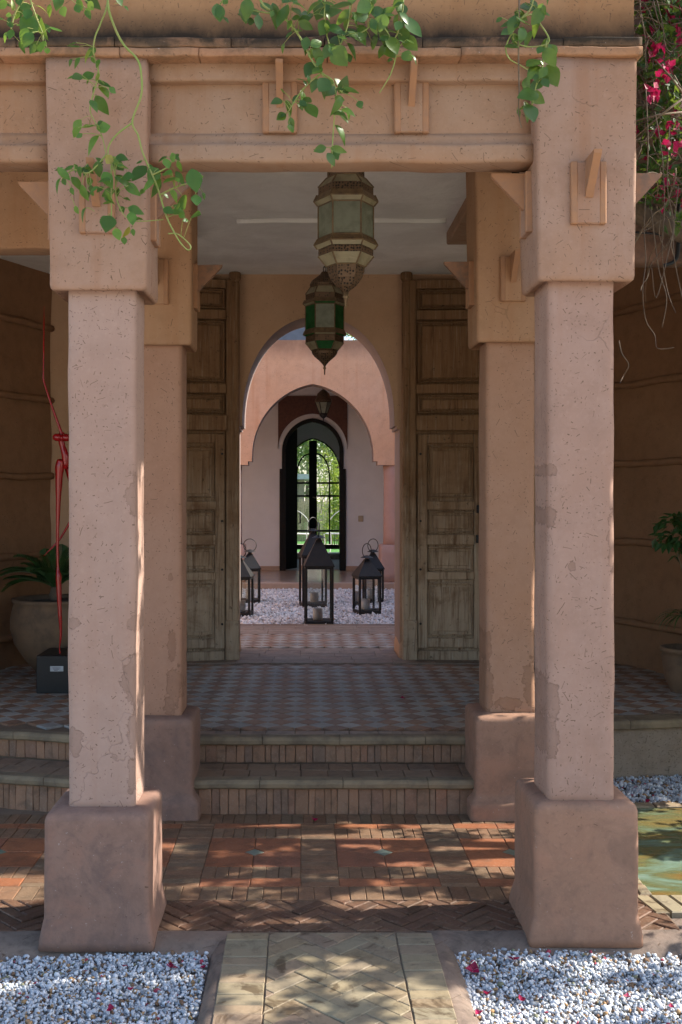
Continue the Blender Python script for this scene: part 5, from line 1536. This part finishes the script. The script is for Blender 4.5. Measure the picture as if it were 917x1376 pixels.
vine('leafy vine hanging in the middle of the beam', 3.45, [
     [(345, -70, .15, .005), (350, 0), (378, 20), (395, 38), (408, 58), (420, 82), (440, 108), (460, 124)], [(425, 85, 0, .0035), (433, 98), (448, 110), (452, 135), (449, 165), (447, 195), (446, 226)],
     [(440, -40), (436, 20), (440, 50), (448, 75)], [(330, -30), (300, 0), (293, 15)], [(378, 20), (345, 15), (330, 12)], [(430, 100), (415, 112), (400, 130), (388, 150)], [(470, -30), (470, 20), (462, 50), (455, 65)]],
     [(295, 17, 1.2), (303, 6, .9), (325, 20, 1.3), (333, 14), (347, 30, 1.2), (358, 13, .9), (372, 15, 1.2), (384, 25, 1.4), (400, 40, 1.0), (411, 36, 1.2), (405, 5, 1.2), (420, 6, 1.2), (430, 12, 1.3), (441, 22, 1.3), (457, 12, 1.5), (462, 18, 1.2), (472, 45, 1.2), (462, 55, 1), (478, 47, 1.2), (450, 60, 1.2), (440, 65, 1.3), (447, 70, 1.2), (457, 78, 1.5), (430, 77, 1.2), (415, 95, 1.3), (427, 98, 1.3), (437, 118, 1.2), (445, 120, 1), (455, 110, 1.1), (465, 113, 1.2), (472, 122, 1.1), (405, 110, 1), (420, 112, .9), (410, 131, 1), (415, 136, 1.2), (418, 147, 1.3), (403, 142, .9), (390, 140, .9), (380, 156, 1.2), (390, 165, .9), (375, 133, .9), (395, 133), (455, 140, 1.1), (463, 157, 1.4), (467, 150, 1), (458, 180, 1.4), (433, 198, 1.2), (454, 198, 1), (447, 214, 1.1), (453, 152, 1), (413, 60, .9), (452, 40, 1.2), (436, 38, 1.2), (425, 55, 1), (468, 30, 1.2), (480, 25, 1.3), (444, 5, 1.2), (395, 2, 1), (388, 50, .6), (412, 20, 1), (475, 62, 1)], .050, dark=True)
vine('leafy vine sprays hanging right of the middle over the cornice', 3.45, [
     [(500, -60, .1), (498, -5), (505, 25), (520, 42), (530, 62)], [(540, -50), (542, 5), (536, 40), (530, 55), (533, 72, 0), (525, 100), (510, 125)], [(505, 25), (492, 40), (480, 46)]],
     [(500, 10, 1), (511, 15, 1.2), (520, 22, 1.2), (503, 36, 1.2), (517, 46, 1.4), (524, 42, 1.2), (551, 36, 1.5), (545, 20, 1.1), (540, 10, 1), (490, 8, 1.2), (515, 66, 1.2), (531, 60, 1.3), (526, 72, .9), (553, 60, 1.2), (548, 76, 1.2), (495, 0, 1), (535, 0, 1), (530, 28, 1), (512, 32, 1), (486, 22, 1.1), (543, 50, 1), (505, 52, .8)], .050, dark=True)
vine('dark leafy vine tuft hanging beside the right front capital', 3.46, [
     [(699, -70, .1, .0035, 1), (698, 10), (697, 75), (698, 120), (697, 150), (701, 172)], [(722, -40), (715, 8), (698, 28), (681, 60), (684, 78), (700, 88), (718, 100)],
     [(700, 25), (715, 20), (728, 35), (738, 52), (733, 60), (712, 63), (695, 58), (688, 45), (695, 30)], [(735, 55), (730, 85), (722, 110), (716, 138), (712, 158)]],
     [(690, 30, 1.3), (697, 22, 1.5), (711, 10, 1.5), (704, 45, 1.6), (716, 6, 1.4), (725, 10, 1.2), (731, 18, 1.2), (717, 34, 1.2), (710, 48, 1.4), (682, 45, .9), (688, 63, 1.2), (727, 68, 1), (737, 76, 1.3), (743, 71, 1.1), (716, 84, 1.6), (715, 96, 1.2), (731, 95, 1.3), (742, 99, 1.7), (730, 105, 1), (733, 112, .8), (707, 114, 1.1), (719, 114, 1.2), (709, 126, 1.6), (724, 132, 1.8), (708, 148, 1.2), (717, 152, 1.4), (700, 35, 1.3), (722, 25, 1.2), (684, 30, .9)], .047, dark=True)

# ================================================================== BOUGAINVILLEA (right)
t = thing('bougainvillea', (2.7, 4.9, -.1), 'tangled bougainvillea with magenta bracts at the upper right', 'plant')
random.seed(21)
def branch(pts, r0, r1, n=7):
    P = smoothpath([Vector(p) for p in pts], 6); m = len(P)
    MB().tube(P, [r0+(r1-r0)*i/(m-1) for i in range(m)], n).build('branch', M['bark'], t, True); return P
tr = branch([(2.85, 4.9, -.15), (2.75, 4.85, 1.0), (2.55, 4.9, 2.2), (2.2, 4.95, 2.85), (1.75, 5.05, 3.25), (1.3, 5.1, 3.55)], .075, .035, 9)
branch([(2.55, 4.9, 2.2), (2.5, 4.4, 2.9), (2.3, 4.0, 3.3), (1.8, 3.9, 3.6)], .045, .015)
branch([(2.55, 4.9, 2.2), (2.9, 4.6, 3.0), (3.1, 4.0, 3.4), (3.2, 3.2, 3.7)], .045, .015)
branch([(2.75, 4.85, 1.0), (3.0, 5.2, 2.4), (3.3, 5.3, 3.3), (3.6, 5.0, 3.7)], .05, .015)
branch([(1.2, 5.12, 3.0), (1.5, 5.1, 2.92), (1.8, 5.05, 2.78), (2.2, 4.95, 2.6)], .05, .06, 9)
def tendril(p, d, L, r, mat, par, grav=.5, wig=.35, n=10):
    pts = [Vector(p)]; d = Vector(d).normalized()
    for i in range(n):
        d = (d+rv()*wig+Vector((0, 0, -grav*.2))).normalized(); pts.append(pts[-1]+d*(L/n))
    Q = smoothpath(pts, 3); MB().tube(Q, [r*(1-.6*i/len(Q)) for i in range(len(Q))], 5).build('twig', mat, par, True); return Q
tw = []
for i in range(150):
    p = at(random.uniform(852, 930), random.uniform(-60, 285), random.uniform(4.4, 5.1))
    tw += tendril(p, (random.uniform(-1, 1), random.uniform(-.4, .3), random.uniform(-.6, .6)), random.uniform(.25, .7), random.uniform(.0016, .004), M['stemw'] if random.random() < .6 else M['bark'], t, .35, .45)
for px0, py0, pts in ((868, 120, [(871, 200), (866, 300), (868, 350), (864, 390), (868, 430), (880, 450), (884, 468), (906, 467)]), (880, 150, [(890, 210), (893, 280), (890, 340), (897, 390), (908, 420)]), (900, 170, [(897, 250), (905, 300), (896, 350), (882, 400), (876, 360)]), (875, 280, [(885, 360), (896, 400), (890, 440)]), (912, 250, [(905, 330), (917, 400), (925, 440)]),
                      (862, 20, [(868, 60), (863, 80), (855, 84)]), (878, 0, [(884, 25), (892, 42), (897, 55), (910, 60), (930, 57)]), (880, -10, [(890, 30), (894, 60), (903, 70), (925, 66)]), (832, 458, [(836, 475), (845, 490), (838, 505), (833, 515)])):
    P = [at(px0, py0, 4.2)]+[at(a, b_, 4.2+random.uniform(-.06, .06)) for a, b_ in pts]
    Q = smoothpath(P, 5); MB().tube(Q, [.0026*(1-.5*i/len(Q)) for i in range(len(Q))], 6).build('tendril', M['bark'], t, True)
# long straight canes crossing
for a, b_ in (((848, 190), (935, 120)), ((845, 165), (925, 150)), ((880, 80), (925, 135))):
    MB().tube([at(*a, 4.25), at((a[0]+b_[0])/2, (a[1]+b_[1])/2-3, 4.22), at(*b_, 4.25)], [.003, .004, .005], 6).build('cane', M['stemw'], t, True)
# foliage: leaves and bracts through the whole crown
def crown_leaf(b, p, L, w): leaf_tri(b, p, rv(), rv(), L, w)
lb, bb = MB(), MB()
def cluster(c, nl, nb, s_=.10):
    for _ in range(nl): crown_leaf(lb, Vector(c)+rv()*random.uniform(0, s_), random.uniform(.035, .06), random.uniform(.022, .036))
    if nb:
        q = Vector(c)+rv()*s_*.6
        for _ in range(nb): leaf_tri(bb, q+rv()*random.uniform(0, .05), rv(), rv(), random.uniform(.028, .042), random.uniform(.024, .034))
for px, py in ((872, 60), (879, 62), (900, 25), (910, 10), (905, 45), (898, 60), (902, 90), (915, 85), (873, 110), (872, 120), (908, 165), (900, 170), (895, 250), (885, 255), (905, 262), (878, 262), (900, 272), (914, 120), (860, 15), (895, 12), (912, 95), (915, 180), (890, 170), (903, 75), (887, 88), (916, 290)):
    cluster(at(px, py, random.uniform(4.6, 5.0)), 2, 6)
for px, py, q in ((912, 190, 4.15), (875, 115, 4.3), (880, 62, 4.35), (902, 92, 4.35)): cluster(at(px, py, q), 0, 14, .03)
for px, py in ((880, 105), (890, 95), (883, 95), (895, 140), (905, 135), (888, 228), (880, 225), (908, 300), (913, 295), (895, 40), (910, 80), (860, 83), (875, 45), (902, 115), (897, 205), (886, 190), (915, 150), (870, 250), (905, 5)):
    cluster(at(px, py, random.uniform(4.4, 4.8)), 7, 0, .05)
for i in range(75):
    c = at(random.uniform(862, 945), random.uniform(-80, 275), random.uniform(4.75, 5.12)); cluster(c, 20, 4 if i % 6 == 0 else 0, .09)
rs = random.Random(5)
DAPPLE_CROWN = []
while len(DAPPLE_CROWN) < 1500:
    # out-of-view curtain of shoots, its gaps laid out to throw sun dapples
    g = (rs.uniform(-4.6, 2.4), rs.uniform(2.3, 5.7))
    tt = (rs.uniform(2.35, 3.3)-g[0])/sd.x
    c = Vector((g[0], g[1], 0))+sd*tt
    if VX+F*c.x/c.y < 955 or c.z < .15: continue
    q = mnoise.noise(Vector((g[0]*1.3, g[1]*4.2, 1.7)))+.85*mnoise.noise(Vector((g[0]*3.6, g[1]*10.0, 5.1)))
    lim = -.20
    if 4.0 < g[1] < 5.0 and g[0] > -1.4: lim = .05
    if g[0] < -1.6: lim = -.32
    if -2.8 < g[0] < -.95 and 3.56 < g[1] < 3.92: lim = .20  # gap left for the sun strip on the left pillar
    if g[1] < 3.45 and g[0] > -.3: lim = .26            # thinned so sun reaches the path and right gravel
    if q < lim: continue
    DAPPLE_CROWN.append(c)
for c in DAPPLE_CROWN:
    for _ in range(34): crown_leaf(lb, c+rv()*random.uniform(0, .095), random.uniform(.05, .07), random.uniform(.035, .048))
    if rs.random() < .25:
        for _ in range(12): leaf_tri(bb, c+rv()*random.uniform(0, .07), rv(), rv(), random.uniform(.03, .042), random.uniform(.026, .036))
tag(lb.build('leaves', M['leafb'], t, fix=False), kind='stuff')
tag(bb.build('bracts', M['bract'], t, fix=False), kind='stuff')
# black hose on the wing wall
hz = thing('hose', at(862, 340, 5.0), 'thin black hose running across under the bougainvillea', 'hose')
MB().tube(smoothpath([at(842, 312, 5.15), at(870, 313, 5.1), at(900, 316, 5.1), at(935, 314, 5.1)], 6), .006, 6).build('hose_run', M['hose'], hz, True)
MB().tube(smoothpath([at(914, 260, 5.17), at(912, 300, 5.17), at(911, 340, 5.17), at(905, 352, 5.17), at(892, 357, 5.17)], 6), .010, 6).build('hose_run', M['hose'], hz, True)

# ================================================================== PETALS
PM = []
for i in range(3):
    b = MB()
    for k in range(3):
        a = 2*PI*k/3+i; d = Vector((math.cos(a), math.sin(a), .35+.2*i)); leaf_tri(b, Vector((0, 0, 0)), d, Vector((0, 0, 1)), .026, .024)
    m = mesh('petal', b.v, b.f); m.materials.append(M['bract']); PM.append(m)
def petal(px, py, z, label, group=None, s_=1.0):
    Y = (CH-z)*F/(py-VY); o = ob('fallen_petal', random.choice(PM), None, loc=(gx(px, Y), Y, z+.003))
    o.rotation_euler = (random.uniform(-.5, .5), random.uniform(-.5, .5), random.uniform(0, 6)); o.scale = (s_,)*3
    tag(o, label, 'petal', group)
petal(423, 1104, .006, 'magenta petal lying at the foot of the steps')
petal(541, 939, FZ+.002, 'magenta petal on the tiled terrace floor', s_=.8)
petal(636, 1305, GZ+.008, 'bright magenta petal on gravel beside the path kerb', s_=1.2)
petal(691, 1291, GZ+.008, 'purple petal on gravel under the right plinth', s_=1.1)
petal(872, 1079, -.008, 'magenta petal on the gravel behind the pool')
petal(230, 1301, GZ+.008, 'magenta petal on the left gravel nearest the plinth')
for px, py in ((274, 1302), (176, 1332), (150, 1358)): petal(px, py, GZ+.006, 'small pink petal among the left gravel', 'petals on the left gravel', random.uniform(.45, .8))
for px, py in ((644, 1364), (843, 1340), (902, 1355), (700, 1345), (655, 1338)): petal(px, py, GZ+.006, 'small pink petal among the right gravel', 'petals on the right gravel', random.uniform(.45, .9))

# ================================================================== GARDEN BEYOND
struct('lawn', sheet(-30, 30, 20.6, 60, .33), M['grass'])
struct('garden_walk', sheet(-30, 30, 19.75, 20.6, .32), M['stone'])
struct('garden_path', sheet(-30, 30, 24.6, 25.3, .335), M['earth'])
t = thing('reed_fence', (0, 27, .33), 'pale reed fence across the sunny garden', 'fence')
b = MB(); x = -3.0
while x < 3.5:
    w = random.uniform(.03, .06); b.box(x, x+w*.9, 27+random.uniform(-.015, .015), 27.04, .33, 1.35+random.uniform(-.06, .06)); x += w
tag(b.build('reeds', M['reed'], t, fix=False), kind='stuff')
MB().box(-3, 3.5, 27.045, 27.09, .8, .86).build('rail', M['reed'], t)
t = thing('garden_shed', (-.8, 33, .33), 'small timber shed with a grey roof beyond the fence', 'shed')
MB().box(-3.2, .05, 33, 36, .33, 1.95).build('wall', M['shed'], t)
MB().box(-3.5, .25, 32.7, 36.3, 1.96, 2.12).build('roof', M['shedroof'], t)
MB().box(-1.4, -.7, 32.98, 32.999, .4, 1.75).build('door', M['reed'], t)
t = thing('bamboo_clump', (.85, 23.5, .33), 'sunlit yellow green bamboo seen through the right glass panes', 'bamboo')
b = MB()
for i in range(34):
    x, y = .85+random.gauss(0, .22), 23.5+random.gauss(0, .25); h = random.uniform(1.3, 2.6); lx = random.gauss(0, .28)
    pts = [(x+lx*(k/6)**2, y, .33+h*k/6) for k in range(7)]
    MB().tube(pts, .010, 5).build('cane', M['bamboo'], t)
    for k in range(46):
        q = random.uniform(.15, 1.0); p = Vector((x+lx*q*q, y, .33+h*q))
        leaf_tri(b, p, Vector((random.uniform(-1, 1), random.uniform(-1, 1), random.uniform(-.5, .5))), rv(), random.uniform(.16, .30), random.uniform(.016, .028))
tag(b.build('leaves', M['bamboo'], t, fix=False), kind='stuff')
def tree(label, x, y, h, r, seed, n=5200, ls=.16):
    t = thing('garden_tree', (x, y, .3), label, 'tree', 'trees at the end of the garden'); rr = random.Random(seed)
    MB().tube([(x, y, .2), (x+.1, y, h*.3), (x-.05, y, h*.55), (x+.05, y, h*.8)], [.16, .13, .09, .03], 9).build('trunk', M['bark'], t, True)
    cs = []
    for i in range(26):
        d = Vector((rr.gauss(0, 1), rr.gauss(0, 1), rr.gauss(0, .8))).normalized()*rr.uniform(.4, 1)
        cs.append((Vector((x+d.x*r, y+d.y*r, h*.58+d.z*h*.42)), r*rr.uniform(.22, .42)))
        if i % 3 == 0: MB().tube([(x, y, h*.4), Vector((x, y, h*.5)).lerp(cs[-1][0], .5), cs[-1][0]], [.06, .04, .01], 6).build('limb', M['bark'], t)
    b = MB()
    for i in range(n):
        c_, q = rr.choice(cs); p = c_+Vector((rr.gauss(0, 1), rr.gauss(0, 1), rr.gauss(0, 1)))*q*.55
        d = Vector((rr.gauss(0, 1), rr.gauss(0, 1), rr.gauss(0, 1))).normalized(); leaf_tri(b, p, d, Vector((0, rr.gauss(0, 1), 1)), ls*rr.uniform(.7, 1.3), ls*.45)
    tag(b.build('crown', M['leaft'], t, fix=False), kind='stuff')
tree('leafy garden tree behind the shed on the left', -1.6, 38, 6.5, 2.6, 3)
tree('leafy garden tree in the middle behind the bamboo', 1.2, 40, 7.5, 2.8, 4)
tree('leafy garden tree farthest right behind the reed fence', 4.4, 37, 6.0, 2.4, 6)
tree('broad dense garden tree closing the view at the end', .2, 46, 8.5, 4.2, 12, 9000, .26)
tree('leafy garden tree far left of the shed', -5.5, 41, 7.0, 2.8, 9)
# a white wire garden chair glimpsed through the door, twice
def wire_chair(label, x, y, rz):
    t = thing('garden_chair', (x, y, .335), label, 'chair', 'white wire chairs on the garden walk'); P = dict(world=False, loc=(0, 0, 0))
    for s_ in (-1, 1):
        for f_ in (-1, 1): MB().tube(smoothpath([Vector((s_*.26, f_*.22, 0)), Vector((s_*.19, f_*.17, .2)), Vector((s_*.20, f_*.18, .42))], 5), .010, 6).build('leg', M['wire'], t, **P)
    MB().tube([(.22*math.cos(a), .20*math.sin(a), .43) for a in [2*PI*i/24 for i in range(25)]], .010, 6).build('seat_ring', M['wire'], t, **P)
    b = MB()
    for i in range(-3, 4): b.tube([(i*.055, -.2*math.sqrt(max(0, 1-(i*.055/.22)**2)), .43), (i*.055, .2*math.sqrt(max(0, 1-(i*.055/.22)**2)), .43)], .005, 5)
    b.build('seat_wires', M['wire'], t, **P)
    MB().tube(smoothpath([Vector((-.2, .18, .43)), Vector((-.24, .24, .7)), Vector((0, .27, .88)), Vector((.24, .24, .7)), Vector((.2, .18, .43))], 8), .010, 6).build('backrest', M['wire'], t, **P)
    t.rotation_euler = (0, 0, R(rz))
wire_chair('white wire garden chair outside the left glass panes', -.05, 20.5, 160)
wire_chair('white wire garden chair outside the right glass panes', .66, 20.6, 200)
